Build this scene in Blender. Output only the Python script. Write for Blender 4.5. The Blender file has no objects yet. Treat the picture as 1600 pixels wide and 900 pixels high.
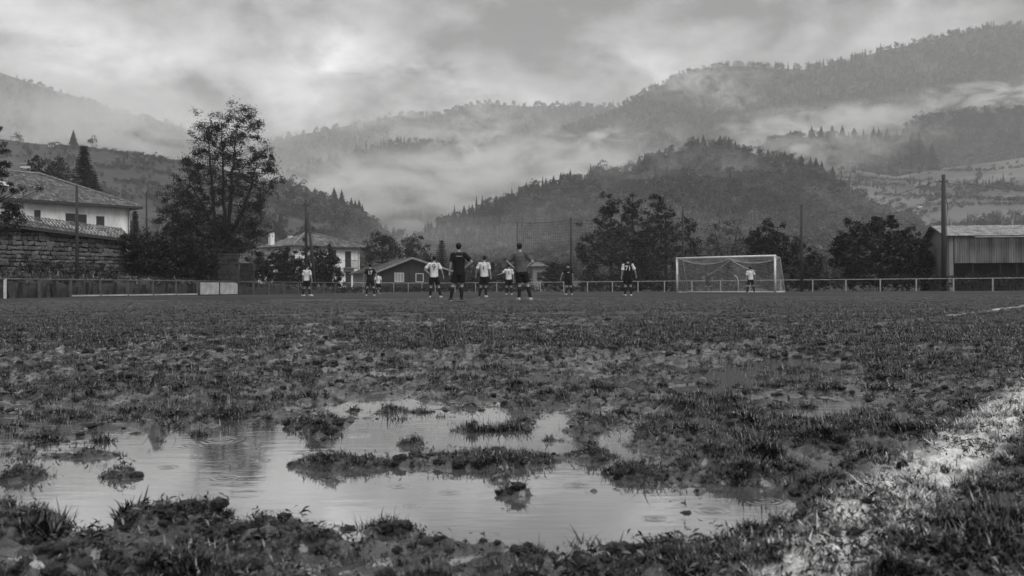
import bpy, bmesh, math, random
import numpy as np
from mathutils import Vector, Matrix, noise as mnoise
from mathutils.bvhtree import BVHTree
R = math.radians
random.seed(7); rng = np.random.default_rng(7)
S = bpy.context.scene; C = S.collection

# ------------------------------------------------------------------ camera
F, H, ROLL = 1422.0, 0.39, 0.0049            # focal length in 1600-wide pixels, lens height
cam = bpy.data.objects.new('camera', bpy.data.cameras.new('camera')); C.objects.link(cam)
cr, sr = math.cos(ROLL), math.sin(ROLL)
cam.matrix_world = Matrix(((cr, sr, 0, 0), (0, 0, -1, 0), (-sr, cr, 0, H), (0, 0, 0, 1)))
cam.data.sensor_width = 36; cam.data.lens = 32.0
cam.data.clip_start = .05; cam.data.clip_end = 12000
cam.data.dof.use_dof = True; cam.data.dof.focus_distance = 5.5; cam.data.dof.aperture_fstop = 9.0
S.camera = cam
S.view_settings.view_transform = 'Standard'; S.view_settings.look = 'None'
S.view_settings.exposure = 0.45; S.view_settings.gamma = 1; S.view_settings.use_curve_mapping = False
cy = S.cycles
cy.use_denoising = True; cy.volume_bounces = 2; cy.max_bounces = 8; cy.diffuse_bounces = 3
cy.glossy_bounces = 3; cy.transmission_bounces = 2; cy.transparent_max_bounces = 24
cy.volume_step_rate = 0.7; cy.volume_max_steps = 128; cy.sample_clamp_indirect = 4
try: cy.denoising_use_gpu = False
except Exception: pass

# ------------------------------------------------------------------ overcast sky and weak sun
SUN_EL, SUN_AZ = R(50), R(140)                # azimuth from +Y, clockwise: high behind the lens on the right
W = bpy.data.worlds.new('World'); S.world = W; W.use_nodes = True
def world_sky():
    nt = W.node_tree; N = nt.nodes; L = nt.links; N.clear()
    def n(t, **k):
        o = N.new(t)
        for a, b in k.items(): setattr(o, a, b)
        return o
    def m(op, a, b=None, c=None, clamp=False):
        o = n('ShaderNodeMath', operation=op, use_clamp=clamp)
        for i, v in enumerate((a, b, c)):
            if v is None: continue
            if isinstance(v, (int, float)): o.inputs[i].default_value = v
            else: L.new(v, o.inputs[i])
        return o.outputs[0]
    out = n('ShaderNodeOutputWorld'); bg = n('ShaderNodeBackground'); L.new(bg.outputs[0], out.inputs[0])
    sky = n('ShaderNodeTexSky', sky_type='NISHITA', sun_disc=False, sun_elevation=SUN_EL, sun_rotation=SUN_AZ)
    bw = n('ShaderNodeRGBToBW'); L.new(sky.outputs[0], bw.inputs[0])
    tc = n('ShaderNodeTexCoord'); sep = n('ShaderNodeSeparateXYZ'); L.new(tc.outputs['Generated'], sep.inputs[0])
    x, y, z = sep.outputs
    zz = m('MAXIMUM', z, -0.02); zz = m('ADD', zz, 0.42)
    u = m('DIVIDE', x, zz); v = m('DIVIDE', y, zz)
    cmb = n('ShaderNodeCombineXYZ'); L.new(u, cmb.inputs[0]); L.new(v, cmb.inputs[1])
    def nz(scale, det, rough, off, dist=0.0, lac=2.0):
        mp = n('ShaderNodeMapping'); L.new(cmb.outputs[0], mp.inputs[0]); mp.inputs['Location'].default_value = off
        t = n('ShaderNodeTexNoise'); L.new(mp.outputs[0], t.inputs['Vector'])
        t.inputs['Scale'].default_value = scale; t.inputs['Detail'].default_value = det
        t.inputs['Roughness'].default_value = rough; t.inputs['Distortion'].default_value = dist
        return t.outputs[0]
    n1 = nz(1.5, 3, .5, (3.1, 1.7, 0), .2)
    n2 = nz(4.0, 9, .60, (0.3, 5.2, 0), .2)
    n3 = nz(11.0, 6, .55, (9.3, 2.2, 0), .15)
    c = m('ADD', m('MULTIPLY', n1, .30), m('ADD', m('MULTIPLY', n2, .52), m('MULTIPLY', n3, .26)))   # ~0.5
    # breaks in the overcast, by direction (azimuth x/y, elevation z/y) as the photograph shows them
    ax = m('DIVIDE', x, m('MAXIMUM', y, .05)); ez = m('DIVIDE', z, m('MAXIMUM', y, .05))
    warp = m('MULTIPLY', m('SUBTRACT', n2, .5), .16); ax = m('ADD', ax, warp); ez = m('ADD', ez, m('MULTIPLY', warp, .6))
    tot = None
    for px, py, sx, sy, amp, ang in SKY_LIGHTS:
        cx, cz = (px - 800) / F, (450 - py) / F
        ca, sa = math.cos(ang), math.sin(ang)
        dx = m('SUBTRACT', ax, cx); dz = m('SUBTRACT', ez, cz)
        p = m('DIVIDE', m('ADD', m('MULTIPLY', dx, ca), m('MULTIPLY', dz, sa)), sx / F)
        q = m('DIVIDE', m('SUBTRACT', m('MULTIPLY', dz, ca), m('MULTIPLY', dx, sa)), sy / F)
        r2 = m('ADD', m('MULTIPLY', p, p), m('MULTIPLY', q, q))
        g = m('MULTIPLY', m('EXPONENT', m('MULTIPLY', r2, -1)), amp)
        tot = g if tot is None else m('ADD', tot, g)
    front = m('GREATER_THAN', y, .05); tot = m('MULTIPLY', tot, front)
    base = m('ADD', m('MULTIPLY', m('SUBTRACT', c, .5), 25.0), 2.35)       # cloud radiance (x 0.1)
    tex = m('MULTIPLY', m('SUBTRACT', n2, .25), 10.5)
    base = m('ADD', base, m('MULTIPLY', tot, tex))
    # overcast skies are brighter overhead; boosted above the frame to light the scene
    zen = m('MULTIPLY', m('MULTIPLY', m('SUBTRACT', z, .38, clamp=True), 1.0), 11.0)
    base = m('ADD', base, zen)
    base = m('MAXIMUM', base, 1.5)
    mixv = m('ADD', m('MULTIPLY', base, .94), m('MULTIPLY', bw.outputs[0], .06))
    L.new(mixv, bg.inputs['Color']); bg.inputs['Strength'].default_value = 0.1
SKY_LIGHTS = [(90, 45, 160, 40, .35, -.35), (300, 95, 330, 45, .8, -.25), (560, 60, 60, 55, .9, .3), (680, 120, 210, 40, .9, -.25),
              (1045, 95, 90, 40, .9, -.5), (560, 175, 260, 45, .45, 0), (1200, 30, 420, 55, -.30, 0), (840, 60, 220, 70, -.2, 0), (110, 130, 150, 40, -.15, -.3)]
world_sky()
sun = bpy.data.objects.new('sun', bpy.data.lights.new('sun', 'SUN')); C.objects.link(sun)
sun.data.energy = 1.5; sun.data.angle = R(35); sun.data.color = (1, .985, .97)
sun.rotation_euler = (R(90) - SUN_EL, 0, math.pi - SUN_AZ)
def _sundir():
    d = Vector((math.sin(SUN_AZ) * math.cos(SUN_EL), math.cos(SUN_AZ) * math.cos(SUN_EL), math.sin(SUN_EL)))
    sun.rotation_euler = d.to_track_quat('Z', 'Y').to_euler()
_sundir()

# ------------------------------------------------------------------ helpers
def W3(px, py, D):                                # the point seen at pixel (px, py) of the 1600x900 photo, D metres ahead
    dx, dy = (px - 800) / F, (450 - py) / F
    return Vector((D * (dx * cr + dy * sr), D, H + D * (-dx * sr + dy * cr)))
def GX(px, D): return (px - 800) / F * D          # x on the ground for a column at distance D
def tag(o, label=None, cat=None, group=None, kind=None):
    if label: o['label'] = label
    if cat: o['category'] = cat
    if group: o['group'] = group
    if kind: o['kind'] = kind
    return o
def link(name, me, mats, parent=None, loc=None):
    o = bpy.data.objects.new(name, me); C.objects.link(o)
    for m_ in (mats if isinstance(mats, (list, tuple)) else [mats]):
        if me is not None and len(me.materials) < (len(mats) if isinstance(mats, (list, tuple)) else 1): me.materials.append(m_)
    if parent: o.parent = parent
    if loc is not None: o.location = loc
    return o
def empty(name, loc=(0, 0, 0), rz=0, parent=None):
    o = bpy.data.objects.new(name, None); C.objects.link(o); o.location = loc; o.rotation_euler.z = rz
    o.empty_display_size = .2
    if parent: o.parent = parent
    return o
def np_mesh(name, V, Fc, smooth=False, attr=None):
    """V (n,3); Fc (m,k) equal-sized faces"""
    me = bpy.data.meshes.new(name); V = np.asarray(V, np.float32); Fc = np.asarray(Fc, np.int32)
    me.vertices.add(len(V)); me.vertices.foreach_set('co', V.ravel())
    k = Fc.shape[1]; me.loops.add(Fc.size); me.loops.foreach_set('vertex_index', Fc.ravel())
    me.polygons.add(len(Fc)); me.polygons.foreach_set('loop_start', np.arange(0, Fc.size, k, dtype=np.int32))
    me.polygons.foreach_set('loop_total', np.full(len(Fc), k, np.int32))
    if smooth: me.polygons.foreach_set('use_smooth', np.ones(len(Fc), bool))
    me.update(calc_edges=True)
    if attr is not None:
        for an, av in attr.items():
            a = me.attributes.new(an, 'FLOAT', 'POINT'); a.data.foreach_set('value', np.asarray(av, np.float32))
    return me
ORD = 'first second third fourth fifth sixth seventh eighth ninth tenth eleventh twelfth thirteenth fourteenth fifteenth sixteenth seventeenth eighteenth nineteenth twentieth'.split()
ORD += ['twenty ' + w for w in ORD[:9]] + ['thirtieth'] + ['thirty ' + w for w in ORD[:9]] + ['fortieth'] + ['forty ' + w for w in ORD[:9]] + ['fiftieth']
class MB:                                          # collects boxes, bars and tubes into one mesh
    def __init__(s): s.v = []; s.f = []
    def quad(s, a, b, c, d):
        i = len(s.v); s.v += [tuple(a), tuple(b), tuple(c), tuple(d)]; s.f.append((i, i+1, i+2, i+3))
    def tri(s, a, b, c):
        i = len(s.v); s.v += [tuple(a), tuple(b), tuple(c)]; s.f.append((i, i+1, i+2))
    def box(s, x0, x1, y0, y1, z0, z1, M=None, jit=0):
        i = len(s.v)
        for z in (z0, z1):
            for (x, y) in ((x0, y0), (x1, y0), (x1, y1), (x0, y1)):
                p = Vector((x + random.uniform(-jit, jit), y + random.uniform(-jit, jit), z + random.uniform(-jit, jit)))
                s.v.append(tuple(M @ p if M else p))
        s.f += [(i, i+3, i+2, i+1), (i+4, i+5, i+6, i+7), (i, i+1, i+5, i+4), (i+1, i+2, i+6, i+5), (i+2, i+3, i+7, i+6), (i+3, i, i+4, i+7)]
        return s
    def tube(s, pts, rad, n=8, cap=True, flat=1.0):
        pts = [Vector(p) for p in pts]; rings = []
        rad = rad if isinstance(rad, (list, tuple)) else [rad] * len(pts)
        up = Vector((0, 0, 1)); prev = None
        for k, p in enumerate(pts):
            t = (pts[min(k+1, len(pts)-1)] - pts[max(k-1, 0)]).normalized()
            if prev is None: a = t.cross(up if abs(t.z) < .95 else Vector((0, 1, 0))).normalized()
            else:
                a = prev - t * prev.dot(t); a = a.normalized() if a.length > 1e-6 else prev
            prev = a; b = t.cross(a)
            i = len(s.v); rings.append(i)
            for j in range(n):
                w = 2 * math.pi * j / n
                s.v.append(tuple(p + (a * math.cos(w) + b * math.sin(w) * flat) * rad[k]))
        for q in range(len(rings) - 1):
            for j in range(n):
                s.f.append((rings[q] + j, rings[q] + (j+1) % n, rings[q+1] + (j+1) % n, rings[q+1] + j))
        if cap:
            s.f.append(tuple(rings[0] + j for j in range(n - 1, -1, -1))); s.f.append(tuple(rings[-1] + j for j in range(n)))
        return s
    def mesh(s, name='mesh', smooth=False):
        me = bpy.data.meshes.new(name); me.from_pydata(s.v, [], s.f); me.update()
        if smooth: me.polygons.foreach_set('use_smooth', np.ones(len(me.polygons), bool))
        return me
    def build(s, name, mat, parent=None, smooth=False, loc=None):
        return link(name, s.mesh(name, smooth), mat, parent, loc)

# value-noise on numpy arrays
_perm = rng.random((256, 256)).astype(np.float32)
def vn(x, y, seed=0):
    x = np.asarray(x, np.float64) + seed * 17.31; y = np.asarray(y, np.float64) + seed * 7.77
    xi = np.floor(x).astype(int); yi = np.floor(y).astype(int); fx = x - xi; fy = y - yi
    fx = fx * fx * (3 - 2 * fx); fy = fy * fy * (3 - 2 * fy)
    g = lambda a, b: _perm[a & 255, b & 255]
    return (g(xi, yi) * (1-fx) + g(xi+1, yi) * fx) * (1-fy) + (g(xi, yi+1) * (1-fx) + g(xi+1, yi+1) * fx) * fy
def fbm(x, y, oct=4, seed=0, rough=.5):
    t = 0; a = 1; s = 0
    for o in range(oct):
        t = t + a * (vn(x * 2**o, y * 2**o, seed + o * 3) - .5) * 2; s += a; a *= rough
    return t / s

# ------------------------------------------------------------------ materials (the photograph is black and white)
MATS = {}
def mat(name, g, rough=.8, var=0.0, scale=4.0, bump=0.0, bscale=None, spec=.3, metal=0, attr=None, trans=0.0, island=0.0, detail=5, stretch=None, patch=0):
    if name in MATS: return MATS[name]
    m_ = bpy.data.materials.new(name); m_.use_nodes = True; nt = m_.node_tree; N = nt.nodes; L = nt.links
    b = N['Principled BSDF']; b.inputs['Roughness'].default_value = rough
    b.inputs['Specular IOR Level'].default_value = spec; b.inputs['Metallic'].default_value = metal
    b.inputs['Base Color'].default_value = (g, g, g, 1)
    tc = N.new('ShaderNodeTexCoord'); vec = tc.outputs['Object']
    if stretch:
        mp = N.new('ShaderNodeMapping'); mp.inputs['Scale'].default_value = stretch; L.new(vec, mp.inputs[0]); vec = mp.outputs[0]
    val = None
    if var:
        t = N.new('ShaderNodeTexNoise'); t.inputs['Scale'].default_value = scale; t.inputs['Detail'].default_value = detail; t.inputs['Roughness'].default_value = .6
        L.new(vec, t.inputs['Vector'])
        mr = N.new('ShaderNodeMapRange'); L.new(t.outputs[0], mr.inputs[0]); mr.inputs[1].default_value = .3; mr.inputs[2].default_value = .7
        mr.inputs[3].default_value = g * (1 - var); mr.inputs[4].default_value = g * (1 + var); val = mr.outputs[0]
    if attr:
        a = N.new('ShaderNodeAttribute'); a.attribute_name = attr
        mu = N.new('ShaderNodeMath'); mu.operation = 'MULTIPLY'; L.new(a.outputs['Fac'], mu.inputs[0])
        if val: L.new(val, mu.inputs[1])
        else: mu.inputs[1].default_value = g
        val = mu.outputs[0]
    if island:
        ge = N.new('ShaderNodeObjectInfo') ; mr2 = N.new('ShaderNodeMapRange'); L.new(ge.outputs['Random'], mr2.inputs[0])
        mr2.inputs[3].default_value = 1 - island; mr2.inputs[4].default_value = 1 + island
        mu = N.new('ShaderNodeMath'); mu.operation = 'MULTIPLY'; L.new(mr2.outputs[0], mu.inputs[0])
        if val: L.new(val, mu.inputs[1])
        else: mu.inputs[1].default_value = g
        val = mu.outputs[0]
    if patch:                                     # broad stands of paler and darker trees
        ge = N.new('ShaderNodeNewGeometry'); t = N.new('ShaderNodeTexNoise'); t.inputs['Scale'].default_value = .014; t.inputs['Detail'].default_value = 5; t.inputs['Roughness'].default_value = .65; L.new(ge.outputs['Position'], t.inputs['Vector'])
        r3 = N.new('ShaderNodeMapRange'); L.new(t.outputs[0], r3.inputs[0]); r3.inputs[1].default_value = .38; r3.inputs[2].default_value = .62; r3.inputs[3].default_value = 1 - patch; r3.inputs[4].default_value = 1 + patch
        mu = N.new('ShaderNodeMath'); mu.operation = 'MULTIPLY'; L.new(r3.outputs[0], mu.inputs[0]); L.new(val, mu.inputs[1]); val = mu.outputs[0]
    if val: L.new(val, b.inputs['Base Color'])
    if bump:
        t = N.new('ShaderNodeTexNoise'); t.inputs['Scale'].default_value = bscale or scale * 3; t.inputs['Detail'].default_value = 4
        L.new(vec, t.inputs['Vector'])
        bp = N.new('ShaderNodeBump'); bp.inputs['Strength'].default_value = bump; bp.inputs['Distance'].default_value = .05
        L.new(t.outputs[0], bp.inputs['Height']); L.new(bp.outputs[0], b.inputs['Normal'])
    MATS[name] = m_; return m_

#@@HILLS
# ------------------------------------------------------------------ hills: each a slope from its foot up to a ridge traced against the sky
HILL = {}
def hill(key, name, ridge, Dr, Df, mat_, nu=260, nv=70, rough=.0, seed=0, zback=.6, pw=1.0, gul=.12):
    """ridge: [(px, py)], Dr(px) distance of the ridge, Df(px) distance of the foot"""
    rx = np.array([p[0] for p in ridge], float); ry = np.array([p[1] for p in ridge], float)
    U = np.linspace(rx[0], rx[-1], nu); Y = np.interp(U, rx, ry)
    ker = np.hanning(5); ker /= ker.sum(); Y = np.convolve(np.pad(Y, 2, 'edge'), ker, 'valid')
    Y = Y + rough * fbm(U / 22., U * 0 + 3, 3, seed)
    dr = np.array([Dr(u) for u in U]); df = np.array([Df(u) for u in U])
    tx = (U - 800) / F; te = (450 - Y) / F - tx * sr
    v = np.linspace(0, 1.35, nv); TX = tx[:, None] + 0 * v; vv = 0 * tx[:, None] + v
    g = gul * fbm(U[:, None] / 60. + vv * .6, vv * 3.2, 4, seed + 5)
    fr = np.clip(vv, 0, 1); p = fr ** pw
    env = np.sin(np.pi * np.clip(fr, 0, 1)) ** .7
    D = df[:, None] + (dr - df)[:, None] * (vv + g * .6 * env)
    ang = te[:, None] * np.clip(p + g * env, 0.0, 1.0)
    Z = H + D * ang
    Z = np.where(vv > 1, H + dr[:, None] * te[:, None] - (D - dr[:, None]) * zback, Z)
    Z[:, 0] = -6
    V = np.stack([TX * D, D, Z], -1).reshape(-1, 3)
    i = np.arange(nu - 1)[:, None] * nv + np.arange(nv - 1); Fc = np.stack([i, i + nv, i + nv + 1, i + 1], -1).reshape(-1, 4)
    me = np_mesh(name, V, Fc, True); o = link(name, me, mat_); tag(o, kind='structure')
    G = V.reshape(nu, nv, 3)
    HILL[key] = dict(o=o, G=G, U=U, v=v, bvh=BVHTree.FromPolygons([Vector(t) for t in V.tolist()], Fc.tolist()))
    return o
def hill_at(key, px, py, D0=100):
    d = (W3(px, py, 1) - Vector((0, 0, H))).normalized()
    loc, nrm, i, dist = HILL[key]['bvh'].ray_cast(Vector((0, 0, H)) + d * D0, d)
    return loc
def hill_pt(key, u, v):
    h = HILL[key]; nu, nv = h['G'].shape[:2]
    fu = np.interp(u, h['U'], np.arange(nu)); fv = np.interp(v, h['v'], np.arange(nv))
    a = fu.astype(int).clip(0, nu - 2); b = fv.astype(int).clip(0, nv - 2); fa = (fu - a)[:, None]; fb = (fv - b)[:, None]; G = h['G']
    return (G[a, b] * (1-fa) + G[a+1, b] * fa) * (1-fb) + (G[a, b+1] * (1-fa) + G[a+1, b+1] * fa) * fb

m_forest = mat('forest_floor', .035, .95, .4, .02)
m_far = mat('far_forest_floor', .05, .95, .35, .012, detail=8)
def field_mat(name, g, sc):
    m_ = mat(name, g, .95, .35, .03, detail=9); nt = m_.node_tree; N = nt.nodes; L = nt.links; b = N['Principled BSDF']; src = b.inputs['Base Color'].links[0].from_socket
    tc = N.new('ShaderNodeTexCoord'); mp = N.new('ShaderNodeMapping'); mp.inputs['Scale'].default_value = (sc, sc * 2.2, sc); L.new(tc.outputs['Object'], mp.inputs[0])
    v = N.new('ShaderNodeTexVoronoi'); L.new(mp.outputs[0], v.inputs['Vector']); v.inputs['Scale'].default_value = 1; w = N.new('ShaderNodeRGBToBW'); L.new(v.outputs['Color'], w.inputs[0])
    r = N.new('ShaderNodeMapRange'); L.new(w.outputs[0], r.inputs[0]); r.inputs[1].default_value = .2; r.inputs[2].default_value = .8; r.inputs[3].default_value = .72; r.inputs[4].default_value = 1.3
    q = N.new('ShaderNodeMath'); q.operation = 'MULTIPLY'; L.new(src, q.inputs[0]); L.new(r.outputs[0], q.inputs[1]); L.new(q.outputs[0], b.inputs['Base Color']); return m_
m_field = field_mat('pasture', .10, .016)
L_ = lambda *a: (lambda px: float(np.interp(px, a[0::2], a[1::2])))
m_pasture = field_mat('rough_pasture', .038, .03)
hill('mleft', 'mountain', [(-500, 20), (-200, 70), (0, 112), (40, 126), (75, 139), (130, 153), (180, 171), (215, 180), (250, 187), (300, 203), (400, 222), (470, 245), (560, 280), (640, 310)],
     L_(-500, 1700, 640, 2400), L_(-500, 700, 640, 1300), m_far, rough=1.5, seed=1)
hill('mcent', 'mountain', [(300, 250), (380, 228), (430, 219), (470, 210), (500, 205), (560, 192), (620, 180), (650, 179), (690, 180), (720, 170), (745, 163), (780, 162), (810, 165), (900, 166), (960, 166), (1010, 168), (1120, 175), (1200, 190)],
     L_(300, 2500, 1200, 2300), L_(300, 1200, 1200, 1200), m_far, rough=1.2, seed=2, gul=.2)
hill('mright', 'mountain', [(640, 330), (740, 270), (830, 225), (880, 203), (930, 187), (960, 171), (990, 155), (1030, 133), (1075, 112), (1110, 103), (1160, 101), (1250, 107), (1290, 102), (1330, 92), (1400, 73), (1450, 60), (1500, 50), (1560, 43), (1600, 41), (1700, 30), (2000, 15), (2300, 40)],
     L_(640, 1900, 1200, 1700, 2300, 1500), L_(640, 1200, 1200, 900, 2300, 800), m_far, nu=420, nv=100, rough=1.0, seed=3, gul=.16)
hill('spur', 'wooded_spur', [(380, 300), (480, 262), (560, 234), (640, 222), (700, 226), (760, 246), (820, 268), (900, 300)],
     L_(380, 1500, 900, 1500), L_(380, 1000, 900, 1000), m_far, seed=4)
hill('rwood', 'wooded_slope', [(1320, 262), (1380, 235), (1430, 190), (1460, 182), (1530, 177), (1600, 173), (1700, 165), (2100, 160)],
     L_(1320, 1150, 2100, 1050), L_(1320, 800, 2100, 760), m_forest, seed=5)
hill('rrow', 'wooded_spur', [(1130, 248), (1180, 228), (1210, 221), (1260, 214), (1300, 213), (1345, 218), (1400, 226), (1440, 232), (1455, 262), (1480, 280)],
     L_(1130, 900, 1480, 850), L_(1130, 640, 1480, 640), m_forest, seed=6)
hill('rfield', 'field_slope', [(1180, 330), (1240, 290), (1290, 266), (1330, 264), (1400, 276), (1440, 268), (1500, 259), (1560, 252), (1600, 246), (1750, 238), (2200, 220)],
     L_(1180, 700, 2200, 800), L_(1180, 330, 2200, 200), m_field, seed=7, gul=.06, pw=.9)
hill('knoll', 'wooded_hill', [(520, 456), (580, 415), (640, 384), (670, 362), (700, 348), (740, 333), (770, 322), (815, 308), (840, 297), (880, 288), (930, 276), (960, 274), (990, 266), (1010, 255), (1050, 238), (1080, 230), (1120, 227), (1150, 231), (1190, 243), (1250, 258), (1290, 276), (1310, 292), (1340, 306), (1400, 334), (1470, 365), (1560, 395), (1700, 452)],
     L_(520, 520, 1100, 560, 1700, 480), L_(520, 330, 1100, 190, 1700, 190), m_forest, seed=8, gul=.07, nu=320)
hill('lhill', 'field_slope', [(-500, 160), (-250, 190), (0, 216), (60, 225), (110, 226), (190, 236), (250, 245), (330, 259), (400, 280), (440, 296), (480, 306), (520, 320), (560, 341), (590, 357), (640, 374), (700, 388), (760, 400), (850, 414), (930, 430), (1010, 456)],
     L_(-500, 420, 0, 520, 500, 480, 930, 330, 1010, 300), L_(-500, 110, 300, 150, 560, 190, 1010, 170), m_pasture, seed=9, gul=.06, nu=320, pw=.85)

# ------------------------------------------------------------------ scattering real geometry for what nobody could count
def gn_scatter(name, templates, P, rz, sc, idx, mat_=None, tilt=None):
    n = len(P); me = bpy.data.meshes.new(name); me.vertices.add(n); me.vertices.foreach_set('co', np.asarray(P, np.float32).ravel())
    rot = np.zeros((n, 3), np.float32); rot[:, 2] = rz
    if tilt is not None: rot[:, :2] = tilt
    sc = np.asarray(sc, np.float32); sc = np.repeat(sc[:, None], 3, 1) if sc.ndim == 1 else sc
    for an, av in (('rot', rot), ('scl', sc)):
        at = me.attributes.new(an, 'FLOAT_VECTOR', 'POINT'); at.data.foreach_set('vector', av.ravel())
    at = me.attributes.new('idx', 'INT', 'POINT'); at.data.foreach_set('value', np.asarray(idx, np.int32))
    o = bpy.data.objects.new(name, me); C.objects.link(o); tag(o, kind='stuff')
    col = bpy.data.collections.new(name + '_kinds')
    for k, t in enumerate(templates): t.name = '%s_kind_%02d' % (name, k); col.objects.link(t)
    g = bpy.data.node_groups.new(name, 'GeometryNodeTree')
    g.interface.new_socket('Geometry', in_out='INPUT', socket_type='NodeSocketGeometry'); g.interface.new_socket('Geometry', in_out='OUTPUT', socket_type='NodeSocketGeometry')
    N = g.nodes; L = g.links; gi = N.new('NodeGroupInput'); go = N.new('NodeGroupOutput')
    ci = N.new('GeometryNodeCollectionInfo'); ci.inputs['Collection'].default_value = col
    ci.inputs['Separate Children'].default_value = True; ci.inputs['Reset Children'].default_value = True
    iop = N.new('GeometryNodeInstanceOnPoints'); L.new(gi.outputs[0], iop.inputs['Points']); L.new(ci.outputs[0], iop.inputs['Instance'])
    iop.inputs['Pick Instance'].default_value = True
    def na(nm, ty):
        a = N.new('GeometryNodeInputNamedAttribute'); a.data_type = ty; a.inputs['Name'].default_value = nm
        return a.outputs['Attribute']
    L.new(na('idx', 'INT'), iop.inputs['Instance Index']); L.new(na('rot', 'FLOAT_VECTOR'), iop.inputs['Rotation']); L.new(na('scl', 'FLOAT_VECTOR'), iop.inputs['Scale'])
    L.new(iop.outputs[0], go.inputs[0])
    mo = o.modifiers.new('scatter', 'NODES'); mo.node_group = g
    return o
def tmpl(me, m_):
    o = bpy.data.objects.new('kind', me); me.materials.append(m_); return o
def quads_at(Pc, size, rg, aspect=1.0, up=0.0, fold=.25):
    """one leaf-like quad at each point, random orientation (up biases normals skyward)"""
    n = len(Pc); nrm = rg.normal(size=(n, 3)); nrm[:, 2] = np.abs(nrm[:, 2]) + up; nrm /= np.linalg.norm(nrm, axis=1)[:, None]
    t = rg.normal(size=(n, 3)); a = np.cross(nrm, t); a /= np.linalg.norm(a, axis=1)[:, None]; b = np.cross(nrm, a)
    s = (np.asarray(size) * rg.uniform(.6, 1.3, n))[:, None]
    a = a * s; b = b * s * aspect
    V = np.stack([Pc - a, Pc - b * .6 + nrm * s * fold, Pc + a, Pc + b * .6 + nrm * s * fold], 1).reshape(-1, 3)
    return V, np.arange(4 * n).reshape(-1, 4)
def conifer_mesh(seed, h=10, r=1.9, lev=16, per=8, name='conifer', ragged=.3, bare=.06, pw=.85):
    rg = np.random.default_rng(seed); V = []; Fc = []
    for k in range(lev):
        f = k / (lev - 1); z = h * (bare + (1 - bare) * f) ; rr = r * (1 - f) ** pw * rg.uniform(1 - ragged * .4, 1.08) + .12
        for j in range(per):
            a = 2 * math.pi * (j + rg.uniform(-.3, .3)) / per + k * 1.3; q = rr * rg.uniform(1 - ragged, 1.1); w = q * .42 + .10
            d = np.array([math.cos(a), math.sin(a), 0]); s_ = np.array([-d[1], d[0], 0]); o = np.array([0, 0, z])
            droop = q * rg.uniform(.25, .5); hh = h / lev * 1.5
            i = len(V); V += [o + [0, 0, hh], o + d * q * .55 + s_ * w - [0, 0, droop * .5], o + d * q - [0, 0, droop], o + d * q * .55 - s_ * w - [0, 0, droop * .5]]
            Fc.append((i, i+1, i+2, i+3))
    i = len(V)                                       # trunk, four-sided
    for (x, y) in ((.15, 0), (0, .15), (-.15, 0), (0, -.15)): V += [np.array([x, y, -1.]), np.array([x * .2, y * .2, h])]
    for j in range(4): Fc.append((i + 2*j, i + (2*j+2) % 8, i + (2*j+3) % 8, i + 2*j + 1))
    return np_mesh(name, np.array(V), np.array(Fc))
def broad_mesh(seed, h=8, r=3.4, lobes=9, n=230, leaf=.55, name='broadleaf'):
    rg = np.random.default_rng(seed); P = []
    Lc = rg.normal(size=(lobes, 3)) * [r * .42, r * .42, h * .17] + [0, 0, h * .58]; Lr = rg.uniform(.34, .58, lobes) * r
    k = rg.integers(0, lobes, n); d = rg.normal(size=(n, 3)); d /= np.linalg.norm(d, axis=1)[:, None]; d[:, 2] = np.abs(d[:, 2]) * rg.choice([1, 1, 1, -1], n)
    P = Lc[k] + d * Lr[k][:, None] * rg.uniform(.75, 1.05, n)[:, None]; P[:, 2] = np.maximum(P[:, 2], .3)
    V, Fc = quads_at(P, leaf, rg, .9)
    return np_mesh(name, V, Fc)
m_conif = mat('conifer_needles', .028, .9, .35, .6, spec=.15, island=.25, patch=.3)
m_broadfar = mat('far_foliage', .068, .9, .35, .4, spec=.15, island=.75, patch=.6)
m_shrub = mat('hillside_shrub_foliage', .045, .9, .35, .4, spec=.15, island=.35)

def wood(key, name, n, umin, umax, vmin, vmax, conif=.3, sc=(.8, 1.3), leaf=.55, nl=230, dens=None, seed=0, hgt=8, rad=3.4, sink=.5):
    rg = np.random.default_rng(100 + seed)
    u = rg.uniform(umin, umax, n); v = vmax - (vmax - vmin) * rg.random(n) ** .9
    P = hill_pt(key, u, v)
    keep = (P[:, 2] > .5)
    if dens: keep &= rg.random(n) < dens(u, v, P)
    P = P[keep]; u = u[keep]; v = v[keep]; n = len(P)
    T = [tmpl(broad_mesh(seed * 10 + k, hgt, rad, n=nl, leaf=leaf), m_broadfar) for k in range(4)] + [tmpl(conifer_mesh(seed * 10 + k, hgt * 1.35, rad * .62, 11, 6), m_conif) for k in range(3)]
    cz = fbm(P[:, 0] / 90., P[:, 1] / 90., 2, seed) * .9 + conif
    isc = rg.random(n) < np.clip(cz, .02, .98); idx = np.where(isc, rg.integers(4, 7, n), rg.integers(0, 4, n))
    P[:, 2] -= sink
    return gn_scatter(name, T, P, rg.uniform(0, 6.28, n), rg.uniform(sc[0], sc[1], n), idx)
wood('knoll', 'woodland', 6800, 530, 1690, .0, 1.01, -.12, (.5, .95), dens=lambda u, v, P: np.where(u > 1330, .5, 1), seed=1, nl=260, leaf=.5)
wood('mright', 'far_woodland', 15000, 640, 1900, .30, 1.01, .1, (.9, 1.6), leaf=.95, nl=90, seed=2)
wood('mcent', 'far_woodland', 6000, 300, 1100, .4, 1.005, .15, (1.1, 1.9), leaf=1.2, nl=70, seed=3)
wood('mleft', 'far_woodland', 5000, -200, 560, .3, 1.005, .1, (1.0, 1.8), leaf=1.2, nl=70, seed=4)
wood('spur', 'far_woodland', 3000, 380, 900, .4, 1.02, .4, (.9, 1.5), leaf=1, nl=70, seed=5)
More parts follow.
